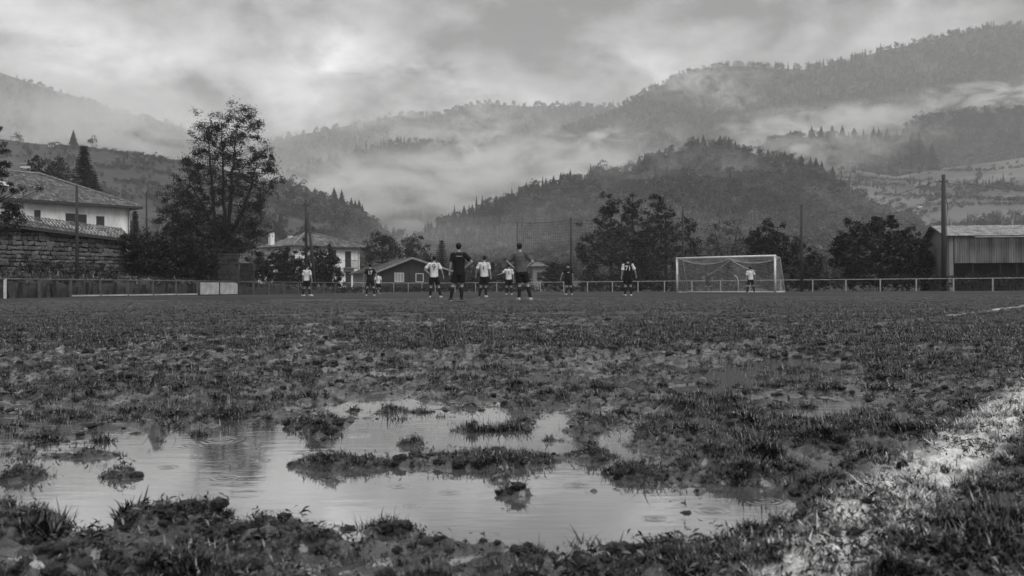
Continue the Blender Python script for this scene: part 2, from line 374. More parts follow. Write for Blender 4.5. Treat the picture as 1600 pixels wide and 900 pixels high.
wood('rwood', 'woodland', 4200, 1320, 1750, .1, 1.01, .3, (.8, 1.3), leaf=.8, nl=110, seed=6)
wood('rrow', 'woodland', 2200, 1130, 1480, .1, 1.01, .1, (.7, 1.2), leaf=.7, nl=130, seed=7)
# fields: shrubs in clumps and hedgerows
def clumpy(th, s, seed): return lambda u, v, P: np.where(fbm(P[:, 0] / s, P[:, 1] / s, 3, seed) > th, 1, .04)
wood('lhill', 'hillside_shrubs', 7500, -150, 980, .0, .97, -.3, (.18, .55), leaf=.6, nl=150, dens=clumpy(.02, 26, 11), seed=8)
wood('lhill', 'woodland', 620, 410, 590, .74, .99, -.1, (.5, .85), leaf=.5, nl=200, dens=lambda u, v, P: np.where(v > .98 - (u - 410) * .0011, 1, .3), seed=9)
wood('rfield', 'hillside_shrubs', 4500, 1240, 1750, .05, .99, -.1, (.25, .7), leaf=.6, nl=150, dens=clumpy(.17, 50, 12), seed=10)
def hedgerows(key, name, lines, seed, sc=(.22, .42), gap=2.2):
    rg = np.random.default_rng(seed); P = []
    for ln in lines:
        for (a, b) in zip(ln[:-1], ln[1:]):
            n = int(max(abs(b[0]-a[0]), 3 * abs(b[1]-a[1])) / gap)
            for t in np.linspace(0, 1, max(n, 2)):
                p = hill_at(key, a[0] + (b[0]-a[0]) * t + rg.normal() * .8, a[1] + (b[1]-a[1]) * t + rg.normal() * .5)
                if p and rg.random() < .85: P.append(p)
    P = np.array([tuple(p) for p in P]); n = len(P); P[:, 2] -= .3
    T = [tmpl(broad_mesh(seed * 10 + k, 8, 3.4, n=150, leaf=.6), m_shrub) for k in range(4)]
    gn_scatter(name, T, P, rg.uniform(0, 6.28, n), rg.uniform(sc[0], sc[1], n), rg.integers(0, 4, n))
hedgerows('lhill', 'hedgerows', [[(190, 240), (250, 252), (330, 268)], [(150, 262), (230, 268), (280, 280)], [(180, 285), (250, 292)], [(415, 300), (470, 318), (520, 330)], [(430, 335), (500, 345)],
    [(540, 345), (610, 362), (690, 385)], [(560, 372), (640, 392)], [(640, 380), (760, 402)], [(230, 310), (270, 330)], [(90, 232), (180, 240), (240, 262)]], 31)
hedgerows('rfield', 'hedgerows', [[(1310, 279), (1360, 281), (1440, 285)], [(1300, 291), (1400, 291), (1470, 298)], [(1365, 306), (1430, 308), (1560, 314), (1600, 315)], [(1390, 318), (1440, 310)], [(1440, 322), (1520, 322), (1600, 321)],
    [(1480, 290), (1540, 296), (1600, 297)], [(1450, 268), (1540, 268), (1600, 262)], [(1420, 340), (1470, 330)], [(1300, 345), (1380, 335)]], 32)

# single trees that stand out against the mist or the fields
CON = [conifer_mesh(900 + k, 10, 2.6 + .3 * (k % 3), 15, 8, ragged=.35) for k in range(6)]
for me in CON: me.materials.append(m_conif)
BRD = [broad_mesh(950 + k, 8, 3.6, 10, 420, .38) for k in range(4)]
for me in BRD: me.materials.append(m_broadfar)
TRK = MB().tube([(0, 0, -1), (0, 0, 5)], [.3, .14], 6).mesh('trunk'); TRK.materials.append(m_conif)
def put_tree(kind, me, loc, s_, w, rz, label, group):
    o = empty('conifer_tree' if kind == 'c' else 'broadleaf_tree', loc, rz); o.scale = (s_ * w, s_ * w, s_); tag(o, label, 'tree', group)
    c = bpy.data.objects.new('crown', me); C.objects.link(c); c.parent = o; c['kind'] = 'stuff'
    t = bpy.data.objects.new('trunk', TRK); C.objects.link(t); t.parent = o
def ridge_tree(key, px, top, hpx, kind, label, group, k):
    h = HILL[key]; i = np.argmin(np.abs(h['U'] - px)); D = h['G'][i, int(np.searchsorted(h['v'], .985)), 1]
    pt = W3(px, top, D); Hm = hpx * 1.25 / F * D; me = CON[k % 6] if kind == 'c' else BRD[k % 4]; s_ = Hm / (10 if kind == 'c' else 7.4)
    put_tree(kind, me, (pt.x, pt.y, pt.z - Hm), s_, 1.5 if kind == 'c' else 1.0, k * 1.7, label, group)
KL = '%s dark pointed conifer from the left on the left ridge of the wooded hill'
K = [(674, 347, 14), (685, 340, 15), (701, 334, 15), (711, 331, 15), (725, 322, 20), (738, 320, 18), (753, 315, 18), (762, 312, 18), (775, 307, 20), (789, 308, 16), (823, 289, 22), (833, 285, 22), (841, 284, 20), (853, 280, 22), (865, 276, 22), (876, 272, 22),
     (905, 273, 16), (918, 270, 14), (950, 264, 14), (965, 263, 14), (999, 244, 22), (1008, 241, 22), (1018, 243, 16), (1030, 233, 18)]
for k, (a, b, c) in enumerate(K): ridge_tree('knoll', a, b, c, 'c', KL % ORD[k], 'conifers along the left ridge of the wooded hill', k)
ridge_tree('knoll', 891, 267, 24, 'c', 'wide layered conifer standing tallest in the row left of the big rounded tree', None, 3)
ridge_tree('knoll', 933, 256, 30, 'b', 'big rounded dark tree rising above the left ridge of the wooded hill', None, 1)
for k, (a, b, c) in enumerate([(1083, 213, 22), (1099, 212, 22), (1113, 218, 16), (1125, 212, 22), (1139, 215, 20), (1149, 221, 16), (1161, 226, 14)]):
    ridge_tree('knoll', a, b, c, 'c', '%s dark conifer from the left on the summit of the wooded hill' % ORD[k], 'conifers on the summit of the wooded hill', k + 2)
for k, (a, b, c) in enumerate([(1188, 235, 14), (1200, 234, 18), (1213, 240, 14), (1226, 237, 20), (1236, 242, 16), (1252, 243, 20), (1266, 247, 20), (1275, 247, 22), (1284, 253, 22)]):
    ridge_tree('knoll', a, b, c, 'c', '%s dark conifer from the left down the right shoulder of the wooded hill' % ORD[k], 'conifers on the right shoulder of the wooded hill', k + 1)
ridge_tree('knoll', 1301, 261, 25, 'c', 'lone conifer just beyond the right foot of the wooded hill beside fields', None, 0)
for k, (a, b, c) in enumerate([(1235, 204, 10), (1250, 203, 10), (1268, 198, 15), (1283, 197, 15), (1300, 197, 15), (1316, 197, 15), (1334, 200, 14)]):
    ridge_tree('rrow', a, b, c, 'c', '%s small misty conifer from the left in the row behind the wooded hill' % ORD[k], 'small conifers in the mist behind the wooded hill', k)
for k, (a, b, c) in enumerate([(1365, 200, 28), (1373, 202, 28), (1386, 202, 30), (1401, 206, 28), (1411, 204, 30), (1425, 207, 28), (1436, 208, 26)]):
    ridge_tree('rrow', a, b, c, 'c', '%s tall conifer from the left in the close stand right of the misty row' % ORD[k], 'tall conifers right of the misty row', k + 3)
ridge_tree('rrow', 1456, 223, 26, 'c', 'slender conifer standing alone right of the tall misty conifers', None, 2)
for k, (a, b, c) in enumerate([(1135, 98, 7), (1170, 97, 8), (1196, 98, 8), (1215, 97, 9), (1246, 98, 9), (1262, 97, 9), (1276, 97, 8), (1301, 94, 5), (1316, 89, 8)]):
    ridge_tree('mright', a, b, c, 'b', '%s tiny round tree from the left on the skyline of the right mountain' % ORD[k], 'trees on the skyline of the right mountain', k)
for k, (a, b, c) in enumerate([(492, 294, 16), (505, 300, 14), (522, 294, 24), (534, 298, 26), (549, 311, 24), (555, 314, 22), (561, 314, 26), (566, 321, 24), (572, 335, 16)]):
    ridge_tree('lhill', a, b, c, 'c', '%s grey conifer from the left in the row above the second house roof' % ORD[k], 'conifers ending the left hillside wood', k)
for k, (a, b, c) in enumerate([(437, 280, 18), (452, 277, 22), (466, 284, 20), (480, 296, 14)]):
    ridge_tree('lhill', a, b, c, 'b', '%s round grey hill tree from the left just right of the tall open tree' % ORD[k], 'round trees starting the left hillside wood', k)
def slope_tree(key, px, py, hpx, kind, label, k, wide=1.0, group=None):
    p = hill_at(key, px, py); 
    if p is None: return
    Hm = hpx / F * p.y; me = CON[k % 6] if kind == 'c' else BRD[k % 4]; s_ = Hm / (10 if kind == 'c' else 7.4)
    put_tree(kind, me, p - Vector((0, 0, .3)), s_, wide, k, label, group)
slope_tree('lhill', 115, 229, 26, 'c', 'broad layered conifer alone on the left hill crest above the white house', 4, 1.35)
slope_tree('lhill', 144, 231, 17, 'b', 'small round tree right of the broad conifer on the left crest', 1)
slope_tree('lhill', 30, 226, 18, 'b', 'round tree on the left hill crest near the picture edge', 2)
slope_tree('lhill', 437, 371, 36, 'c', 'bushy grey conifer on the slope above the chimney of the second house', 4, 1.3)
slope_tree('lhill', 590, 368, 14, 'b', 'round grey tree at the hill foot left of the valley gap', 0, 1.2)
slope_tree('lhill', 628, 374, 18, 'b', 'largest round grey tree at the foot of the left hill in the valley gap', 3, 1.2)
slope_tree('lhill', 655, 380, 14, 'b', 'low round grey tree right of the largest one in the valley gap', 2, 1.3)
for k, (a, b, c) in enumerate([(172, 230, 12), (184, 231, 12), (196, 234, 11)]):
    slope_tree('lhill', a, b, c, 'b', '%s small round tree from the left beside the pale crest house' % ORD[k], k, 1.4, 'small trees by the crest house')
slope_tree('rfield', 1411, 331, 16, 'b', 'round tree beside the small pale farmhouses in the right fields', 0, 1.1)
slope_tree('rfield', 1530, 280, 12, 'b', 'small round tree high in the right fields', 2, 1.5)

# ------------------------------------------------------------------ far houses
m_pale = mat('pale_render', .62, .8, .12, 1.5)
m_dim = mat('dim_render', .4, .8, .15, 1.5)
m_farroof = mat('far_roof_tile', .12, .9, .25, 3)
m_dark = mat('dark_opening', .03, .5)
def far_house(key, px, py, wpx, hpx, label, rz=.3, roof=.45, m_=None, D=None, win=3, group=None):
    p = hill_at(key, px, py) if D is None else W3(px, py, D)
    if p is None: return
    s_ = p.y / F; w = wpx * s_; h = hpx * s_; d = w * .7; r = empty('small_house', p - Vector((0, 0, .5)), rz); tag(r, label, 'house', group)
    MB().box(-w/2, w/2, -d/2, d/2, 0, h + .5).build('wall', m_ or m_pale, r)
    b = MB(); e = .35; zr = h + .5 + d * roof * .5; z0 = h + .5 - .1
    for sgn in (-1, 1): b.quad((-w/2 - e, sgn * (d/2 + e), z0), (w/2 + e, sgn * (d/2 + e), z0), (w/2 + e, 0, zr), (-w/2 - e, 0, zr)); b.quad((-w/2 - e, sgn * (d/2 + e), z0 - .18), (w/2 + e, sgn * (d/2 + e), z0 - .18), (w/2 + e, 0, zr - .18), (-w/2 - e, 0, zr - .18))
    for sx in (-1, 1): b.tri((sx * w/2, -d/2, h + .48), (sx * w/2, d/2, h + .48), (sx * w/2, 0, zr - .1))
    b.build('roof', m_farroof, r)
    for k in range(win):
        x = (k + .5) / win * w - w / 2; MB().box(x - .45, x + .45, -d/2 - .05, -d/2 + .1, .5 + h * .38, .5 + h * .38 + min(1.2, h * .4)).build('window', m_dark, r)
FH = [('lhill', 85, 229, 14, 5, 'pale low house on the left hill crest beside the broad conifer'), ('lhill', 155, 232, 14, 6, 'pale house on the left crest behind the row of small round trees'),
 ('lhill', 541, 362, 9, 5, 'small pale cottage highest in the hamlet above the second house'), ('lhill', 556, 368, 10, 5, 'small pale cottage in the middle of the hillside hamlet'),
 ('lhill', 571, 374, 10, 4, 'long pale cottage low in the hillside hamlet'), ('lhill', 583, 363, 8, 4, 'tiny pale cottage right of the hillside hamlet'),
 ('lhill', 700, 386, 10, 5, 'tiny pale house in the gap left of the referee'), ('lhill', 671, 381, 9, 4, 'pale farmhouse at the foot of the wooded hill'),
 ('rfield', 1396, 329, 12, 5, 'pale farmhouse leftmost in the right fields'), ('rfield', 1437, 324, 7, 5, 'tiny bright farmhouse nearest the tall pole in the right fields'),
 ('rfield', 1425, 335, 17, 5, 'longest pale farmhouse in the right fields'), ('rfield', 1550, 312, 7, 5, 'tiny bright house far right in the fields'), ('rfield', 1332, 277, 9, 3, 'tiny pale hut at the top of the right fields'),
 ('lhill', 645, 396, 14, 5, 'pale house among bushes below the valley gap'), ('lhill', 612, 362, 8, 4, 'tiny pale hut beside the valley gap'), ('lhill', 522, 371, 10, 4, 'small pale cottage just over the roof of the second house'),
 ('lhill', 40, 262, 12, 5, 'pale house on the slope left above the big tiled roof'), ('lhill', 268, 300, 9, 4, 'pale hut on the slope left of the tall open tree')]
for a in FH: far_house(*a, rz=random.uniform(-.7, .7))
# ------------------------------------------------------------------ the pitch: one sheet, muddy and hollowed near the lens
ZW = -0.018                                        # level of the standing water
YT = ([-100, 0, 60, 250, 380, 450, 600, 700, 800, 950, 1000, 1100, 1250, 1330], [692, 686, 692, 676, 664, 676, 668, 664, 684, 692, 706, 742, 768, 790])
YB = ([-100, 0, 100, 150, 210, 300, 400, 500, 600, 700, 800, 900, 1000, 1100, 1200, 1260, 1330], [780, 790, 812, 830, 800, 800, 808, 816, 822, 842, 856, 860, 856, 844, 832, 816, 792])
BLOB = [(650, 726, 200, 7, -.85), (765, 715, 100, 13, -.95), (1010, 742, 75, 9, -.8), (905, 712, 60, 9, -.8), (500, 726, 45, 6, -.6), (150, 715, 75, 12, -.62), (190, 740, 50, 6, -.6), (55, 705, 60, 10, -.6), (15, 735, 60, 12, -.35), (240, 700, 40, 6, -.4), (620, 694, 60, 4, -.5), (490, 675, 30, 7, -.8), (512, 690, 18, 5, -.9),
        (900, 800, 60, 5, -.35), (1090, 752, 90, 8, -.6), (820, 775, 30, 4, -.3), (30, 742, 40, 8, -.6),
        (680, 640, 240, 10, .22), (860, 655, 140, 10, .28), (1080, 640, 170, 10, .15), (420, 815, 80, 8, 1.3), (250, 860, 60, 9, 1.1), (335, 862, 35, 8, 1.1), (20, 868, 50, 16, 1.1), (480, 868, 30, 8, .9), (600, 880, 40, 8, .7), (130, 890, 60, 8, .8), (760, 870, 40, 6, .6), (520, 835, 50, 5, .8),
        (1480, 888, 30, 8, .8), (1100, 610, 120, 7, .35), (300, 632, 120, 8, .3), (700, 590, 300, 7, .15), (1350, 560, 200, 6, .25), (1560, 600, 60, 5, .3), (250, 585, 250, 6, .12), (120, 655, 80, 8, .4), (1500, 625, 60, 5, .2)]
_rb = random.Random(41)
for _ in range(34): BLOB.append((_rb.uniform(230, 1180), _rb.choice([_rb.uniform(672, 700), _rb.uniform(672, 700), _rb.uniform(735, 810)]), _rb.uniform(10, 26), _rb.uniform(3, 5.5), -_rb.uniform(.35, .75)))
def wetness(x, y):
    y = np.maximum(y, .3); px = 800 + F * x / y; py = 450 + F * (H - ZW) / y
    e = 7.0
    yt = np.interp(px, *YT); yb = np.interp(px, *YB)
    wob = 9 * fbm(x * 2.2, y * 4.5, 3, 40)
    m = 1 / (1 + np.exp(-(py - yt + wob) / e)) * 1 / (1 + np.exp((py - yb + wob * .8) / (e * .7)))
    m = m * (1 / (1 + np.exp((px - 1265) / 14.)))
    for a, b, c, d, k in BLOB:
        m = m + k * np.exp(-(((px - a) / c) ** 2 + ((py - b) / d) ** 2) * .9)
    band = np.clip((y - 1.9) / .6, 0, 1) * np.clip((9 - y) / 4, 0, 1) * np.clip((1500 - px) / 200, .2, 1)
    return m + (band * (.50 + .36 * fbm(x / .9, y / .7, 2, 41)) + np.clip((1.75 - y) / .2, 0, 1) * .34 * np.clip((1350 - px) / 200, 0, 1)) * np.clip(1 - m, 0, 1)
def clumpn(x, y): return fbm(x / .11, y / .09, 3, 9, .6) + .40 * fbm(x / .5, y / .4, 2, 19)
def ground_z(x, y):
    r = np.hypot(x, y); near = np.clip((16 - r) / 8, 0, 1); mid = np.clip((40 - r) / 26, 0, 1)
    w = np.where(r < 16, wetness(x, y), 0)
    cn = clumpn(x, y)
    z = .014 - .056 * np.clip(w, -.06, 1.1)
    n = .028 * cn + .020 * fbm(x / .06, y / .06, 3, 2) + .009 * fbm(x / .022, y / .022, 2, 3)
    calm = np.where(w > .62, .42, 1)
    zz = z + n * calm; yy = np.maximum(y, .3); ppx = 800 + F * x / yy; ppy = 450 + F * (H - ZW) / yy
    pool = (ppx < 1265) & (ppy > np.interp(ppx, *YT) + 4) & (ppy < np.interp(ppx, *YB) - 6); zz = np.where(pool & (zz > -.006), -.006 + (zz + .006) * .38, zz)
    return zz * near + mid * .018 * fbm(x / 1.3, y / 1.3, 3, 4) * (1 - near * .5)
def make_ground():
    th = np.concatenate([np.linspace(-math.pi, -.60, 40, endpoint=False), np.linspace(-.60, .60, 560), np.linspace(.60, math.pi, 41)[1:-1]])
    inv = np.linspace(1 / 1.0, 1 / 22., 820); rr = np.concatenate([[.25, .6], 1 / inv, np.geomspace(22.5, 7000, 70)])
    T, RR = np.meshgrid(th, rr); X = np.sin(T) * RR; Y = np.cos(T) * RR; Z = ground_z(X, Y)
    Z = np.where(RR < .7, -.0, Z)
    nr, nt = X.shape; V = np.stack([X, Y, Z], -1).reshape(-1, 3)
    i = np.arange(nr - 1)[:, None] * nt + np.arange(nt); j = np.arange(nr - 1)[:, None] * nt + (np.arange(nt) + 1) % nt
    Fc = np.stack([i, j, j + nt, i + nt], -1).reshape(-1, 4)
    return np_mesh('pitch', V, Fc, True)
LN = (.809, -.588)
def line_off(x, y):                                # signed distances to the two chalk lines
    return x * LN[0] + y * LN[1] + .397, x * LN[0] + y * LN[1] + 2.33
def mud_mat():
    m_ = bpy.data.materials.new('wet_mud_and_turf'); m_.use_nodes = True; nt = m_.node_tree; N = nt.nodes; L = nt.links; b = N['Principled BSDF']
    tc = N.new('ShaderNodeTexCoord'); P = tc.outputs['Object']
    def noise(s, d=4, r=.6, st=None):
        t = N.new('ShaderNodeTexNoise'); t.inputs['Scale'].default_value = s; t.inputs['Detail'].default_value = d; t.inputs['Roughness'].default_value = r
        if st:
            mp = N.new('ShaderNodeMapping'); mp.inputs['Scale'].default_value = st; L.new(P, mp.inputs[0]); L.new(mp.outputs[0], t.inputs['Vector'])
        else: L.new(P, t.inputs['Vector'])
        return t.outputs[0]
    def mr(v, a, b_, c, d, s=False):
        q = N.new('ShaderNodeMapRange'); L.new(v, q.inputs[0]); q.interpolation_type = 'SMOOTHSTEP' if s else 'LINEAR'
        for i, k in enumerate((a, b_, c, d)):
            if isinstance(k, (int, float)): q.inputs[i + 1].default_value = k
            else: L.new(k, q.inputs[i + 1])
        return q.outputs[0]
    def m(op, a, c=None):
        q = N.new('ShaderNodeMath'); q.operation = op
        for i, k in enumerate((a, c)):
            if k is None: continue
            if isinstance(k, (int, float)): q.inputs[i].default_value = k
            else: L.new(k, q.inputs[i])
        return q.outputs[0]
    def mix(f, a, c): return m('ADD', m('MULTIPLY', a, m('SUBTRACT', 1, f)), m('MULTIPLY', c, f))
    ln = N.new('ShaderNodeVectorMath'); ln.operation = 'LENGTH'; L.new(P, ln.inputs[0]); dist = ln.outputs['Value']
    far = mr(dist, 7, 24, 0, 1, True)
    mud = mr(noise(9, 6), .3, .7, .006, .020)
    turf = mr(noise(1.2, 8, .75), .35, .65, .033, .056); turf = m('MULTIPLY', turf, mr(noise(.12, 3, .6, (1, 1, 1)), .35, .65, .68, 1.38))
    turf = m('MULTIPLY', turf, mr(noise(26, 3, .7), .3, .7, .6, 1.4))
    col = mix(far, mud, turf)
    sep = N.new('ShaderNodeSeparateXYZ'); L.new(P, sep.inputs[0]); X, Y, _ = sep.outputs
    lo = m('ADD', m('MULTIPLY', X, LN[0]), m('MULTIPLY', Y, LN[1]))
    wob = m('MULTIPLY', m('SUBTRACT', noise(14, 4), .5), .12)
    d1 = m('ABSOLUTE', m('ADD', m('ADD', lo, .397), wob)); d2 = m('ABSOLUTE', m('ADD', m('ADD', lo, 2.33), m('MULTIPLY', wob, .4)))
    l1 = m('MULTIPLY', mr(d1, .12, .02, 0, 1, True), mr(noise(34, 7, .8), .30, .50, 0, 1)); l1 = m('MULTIPLY', l1, mr(dist, 6, 9, 1, 0))
    l2 = m('MULTIPLY', mr(d2, .11, .05, 0, .6, True), mr(noise(1.1, 5, .7), .38, .52, 0, 1, True)); l2 = m('MULTIPLY', l2, mr(Y, 8.2, 10.2, 0, 1))
    lm = m('MAXIMUM', l1, l2)
    col = mix(lm, col, mr(noise(60, 3), .3, .7, .5, .85))
    L.new(col, b.inputs['Base Color'])
    wet = mr(noise(7, 6, .7), .40, .58, .60, .12); rough = mix(far, wet, 1.0); rough = m('MAXIMUM', rough, m('MULTIPLY', lm, .7)); L.new(rough, b.inputs['Roughness'])
    b.inputs['Specular IOR Level'].default_value = .5
    sp = mix(far, .8, .1); L.new(sp, b.inputs['Specular IOR Level'])
    cw = m('MULTIPLY', mr(noise(11, 5, .7), .44, .52, 0, 1, True), mr(dist, 9, 20, 1, .0)); L.new(m('MULTIPLY', cw, m('SUBTRACT', 1, lm)), b.inputs['Coat Weight']); b.inputs['Coat Roughness'].default_value = .12; b.inputs['Coat IOR'].default_value = 1.38
    h = m('ADD', m('MULTIPLY', noise(70, 5, .7), .5), m('MULTIPLY', noise(16, 4, .6), 1.0))
    bp = N.new('ShaderNodeBump'); bp.inputs['Strength'].default_value = 1.0; bp.inputs['Distance'].default_value = .016; L.new(h, bp.inputs['Height']); L.new(bp.outputs[0], b.inputs['Normal'])
    return m_
pitch = link('pitch', make_ground(), mud_mat()); tag(pitch, kind='structure')
def water_mat():
    m_ = bpy.data.materials.new('muddy_water'); m_.use_nodes = True; nt = m_.node_tree; N = nt.nodes; L = nt.links; b = N['Principled BSDF']
    b.inputs['Base Color'].default_value = (.10, .10, .10, 1); b.inputs['Roughness'].default_value = .03; b.inputs['IOR'].default_value = 1.9; b.inputs['Specular IOR Level'].default_value = 1.0; b.inputs['Coat Weight'].default_value = 1.0; b.inputs['Coat IOR'].default_value = 1.7; b.inputs['Coat Roughness'].default_value = .03
    tc = N.new('ShaderNodeTexCoord'); hs = []
    def add(node, k):
        q = N.new('ShaderNodeMath'); q.operation = 'MULTIPLY'; L.new(node, q.inputs[0]); q.inputs[1].default_value = k; hs.append(q.outputs[0])
    mp = N.new('ShaderNodeMapping'); mp.inputs['Scale'].default_value = (5, 16, 1); L.new(tc.outputs['Object'], mp.inputs[0])
    t = N.new('ShaderNodeTexNoise'); L.new(mp.outputs[0], t.inputs['Vector']); t.inputs['Scale'].default_value = 1.5; t.inputs['Detail'].default_value = 3; add(t.outputs[0], .00042)
    mp = N.new('ShaderNodeMapping'); mp.inputs['Scale'].default_value = (22, 60, 1); L.new(tc.outputs['Object'], mp.inputs[0])
    t = N.new('ShaderNodeTexNoise'); L.new(mp.outputs[0], t.inputs['Vector']); t.inputs['Scale'].default_value = 1; t.inputs['Detail'].default_value = 2; add(t.outputs[0], .00012)
    for (px, py, rad, f) in RINGS:                    # rings where drops have fallen
        Yc = F * (H - ZW) / (py - 450); Xc = (px - 800) / F * Yc
        vm = N.new('ShaderNodeVectorMath'); vm.operation = 'DISTANCE'; L.new(tc.outputs['Object'], vm.inputs[0]); vm.inputs[1].default_value = (Xc, Yc, 0)
        s_ = N.new('ShaderNodeMath'); s_.operation = 'MULTIPLY'; L.new(vm.outputs['Value'], s_.inputs[0]); s_.inputs[1].default_value = f
        si = N.new('ShaderNodeMath'); si.operation = 'SINE'; L.new(s_.outputs[0], si.inputs[0])
        fr = N.new('ShaderNodeMapRange'); L.new(vm.outputs['Value'], fr.inputs[0]); fr.interpolation_type = 'SMOOTHSTEP'; fr.inputs[1].default_value = rad; fr.inputs[2].default_value = rad * .4; fr.inputs[3].default_value = 0; fr.inputs[4].default_value = 1
        q = N.new('ShaderNodeMath'); q.operation = 'MULTIPLY'; L.new(si.outputs[0], q.inputs[0]); L.new(fr.outputs[0], q.inputs[1]); add(q.outputs[0], .00022)
    cur = hs[0]
    for h in hs[1:]:
        q = N.new('ShaderNodeMath'); L.new(cur, q.inputs[0]); L.new(h, q.inputs[1]); cur = q.outputs[0]
    bp = N.new('ShaderNodeBump'); bp.inputs['Strength'].default_value = 1; bp.inputs['Distance'].default_value = 1; L.new(cur, bp.inputs['Height']); L.new(bp.outputs[0], b.inputs['Normal']); L.new(bp.outputs[0], b.inputs['Coat Normal'])
    return m_
RINGS = [(410, 718, .03, 420), (620, 760, .035, 380), (820, 778, .03, 420), (1110, 800, .04, 400), (260, 728, .035, 380), (560, 680, .05, 330), (470, 705, .04, 350), (1020, 812, .03, 420), (640, 790, .025, 450), (345, 686, .09, 300), (1195, 785, .05, 420), (520, 745, .04, 380), (700, 770, .03, 420), (300, 694, .05, 330), (900, 760, .04, 420), (350, 745, .04, 400)]
wm = MB().quad((-4.5, .9, 0), (4.5, .9, 0), (4.5, 9.5, 0), (-4.5, 9.5, 0)).mesh('puddle') if False else None
b_ = MB(); b_.quad((-4.5, .9, 0), (4.5, .9, 0), (4.5, 9.5, 0), (-4.5, 9.5, 0)); pud = b_.build('puddle', water_mat(), loc=(0, 0, ZW)); tag(pud, kind='structure')

# grass in wilted tufts
def tuft_mesh(seed, nb=24, rad=.03, L0=.045, w=.0022, lean=.8, seg=3):
    rg = np.random.default_rng(seed); V = []; Fc = []
    for _ in range(nb):
        a = rg.uniform(0, 6.283); lng = 1.9 if rg.random() < .10 else 1.0; p = np.array([math.cos(a), math.sin(a), 0]) * rad * rg.random() ** .6; q = rg.uniform(0, 6.283)
        d = np.array([math.cos(q), math.sin(q), 0]) * .75 + p / rad * .5; d /= np.linalg.norm(d) + 1e-6; s_ = np.array([-d[1], d[0], 0])
        ln = L0 * rg.uniform(.35, 1.25) * lng; ww = w * rg.uniform(.7, 1.4); th = rg.uniform(.15, 1.45) * lean; cur = p - [0, 0, .006]; i0 = len(V)
        for k in range(seg + 1):
            f = k / seg; wk = ww * (1 - f ** 1.6) + .0002; V += [cur + s_ * wk, cur - s_ * wk]
            an = th + f * lean * rg.uniform(.5, 1.2); cur = cur + (d * math.sin(an) + np.array([0, 0, 1]) * math.cos(an)) * ln / seg
        for k in range(seg): Fc.append((i0 + 2*k, i0 + 2*k + 1, i0 + 2*k + 3, i0 + 2*k + 2))
    return np_mesh('grass_tuft', np.array(V), np.array(Fc))
m_grass = mat('wet_grass', .027, .25, .7, 25, spec=.7, island=.75)
m_chalkgrass = mat('chalked_grass', .5, .6, .6, 40, spec=.3, island=.3)
m_clod = mat('mud_clod', .008, .5, .4, 30, bump=.5, bscale=60, spec=.5)
m_litter = mat('trampled_leaf', .018, .3, .4, 30, spec=.5, island=.5)
def ngrass(rg, n, y0, y1, pw=1.0, xs=.62):
    y = y0 * (y1 / y0) ** (rg.random(n) ** pw); x = rg.uniform(-xs, xs, n) * y
    return x, y
def near_grass():
    rg = np.random.default_rng(5); n = 120000
    x, y = ngrass(rg, n, 1.15, 13); w = wetness(x, y); z = ground_z(x, y)
    px = 800 + F * x / y
    cl = clumpn(x, y) * 1.0 + .25 * fbm(x / .05, y / .05, 2, 22)
    o1, o2 = line_off(x, y)
    right = np.clip((x - (y * .35 + .1)) * 3, 0, 1)
    prob = np.clip(.10 + 2.5 * cl + .65 * right + np.clip(y - 3.5, 0, 4) * .07, .03, 1); prob = np.where((z > ZW + .004) & (px > -80) & (px < 1150) & (y < 2.45) & (y > 1.72), np.maximum(prob, .7), prob); prob = np.where(z < ZW - .003, np.where(z > ZW - .03, .10, .012), prob)
    prob = np.where((np.abs(o1) < .09) & (y < 9), prob * .42, prob)
    prob = np.where((w > .5) & (z < .004) & (prob < .69), prob * .3, prob); keep = rg.random(n) < prob; x, y, z, cl, o1, px = (a[keep] for a in (x, y, z, cl, o1, px)); n = len(x)
    chalk = (np.abs(o1 + rg.normal(size=n) * .03) < .08) & (rg.random(n) < .7) & (y < 9)
    wide = rg.random(n) < np.where(y < 2, .4, .18)
    idx = np.where(chalk, rg.integers(12, 16, n), np.where(wide, rg.integers(8, 12, n), rg.integers(0, 8, n)))
    s_ = rg.uniform(.20, .46, n) * np.where(y < 1.75, .85, 1) * (.8 + 1.0 * np.clip(cl, 0, .8)) * np.clip(.85 + y * .06, .85, 1.35) * np.where(px > 1150, 1.15, 1); s_ = np.where((px > -80) & (px < 1150) & (y < 2.45) & (y > 1.72), s_ * .68, s_)
    T = [tmpl(tuft_mesh(k, 26, .030, .042, .0019), m_grass) for k in range(8)] + [tmpl(tuft_mesh(20 + k, 13, .03, .038, .0046, 1.1), m_grass) for k in range(4)] + [tmpl(tuft_mesh(40 + k, 18, .03, .036, .0028), m_chalkgrass) for k in range(4)]
    gn_scatter('grass', T, np.stack([x, y, z], 1), rg.uniform(0, 6.28, n), s_, idx)
near_grass()
def mid_grass():
    rg = np.random.default_rng(6); n = 62000; x, y = ngrass(rg, n, 6.0, 36, .95, .66); z = ground_z(x, y)
    cl = fbm(x / .5, y / .6, 3, 23) + .4 * fbm(x / 4, y / 4, 2, 24); o1, o2 = line_off(x, y)
    prob = np.clip(.48 + 1.7 * cl, .04, 1); prob = np.where(np.abs(o2) < .22, .05, prob); keep = rg.random(n) < prob
    x, y, z, cl = x[keep], y[keep], z[keep], cl[keep]; n = len(x); g = np.clip(y / 16, .55, 2.3)
    sc = np.stack([g * rg.uniform(.8, 1.4, n), g * rg.uniform(.8, 1.4, n), rg.uniform(.6, 1.1, n) * (1 + .35 * np.clip(cl, 0, 1)) * np.clip(12 / y, .35, .8)], 1)
    T = [tmpl(tuft_mesh(60 + k, 46, .075, .042, .0032), m_grass) for k in range(6)]
    gn_scatter('grass', T, np.stack([x, y, z], 1), rg.uniform(0, 6.28, n), sc, rg.integers(0, 6, n))
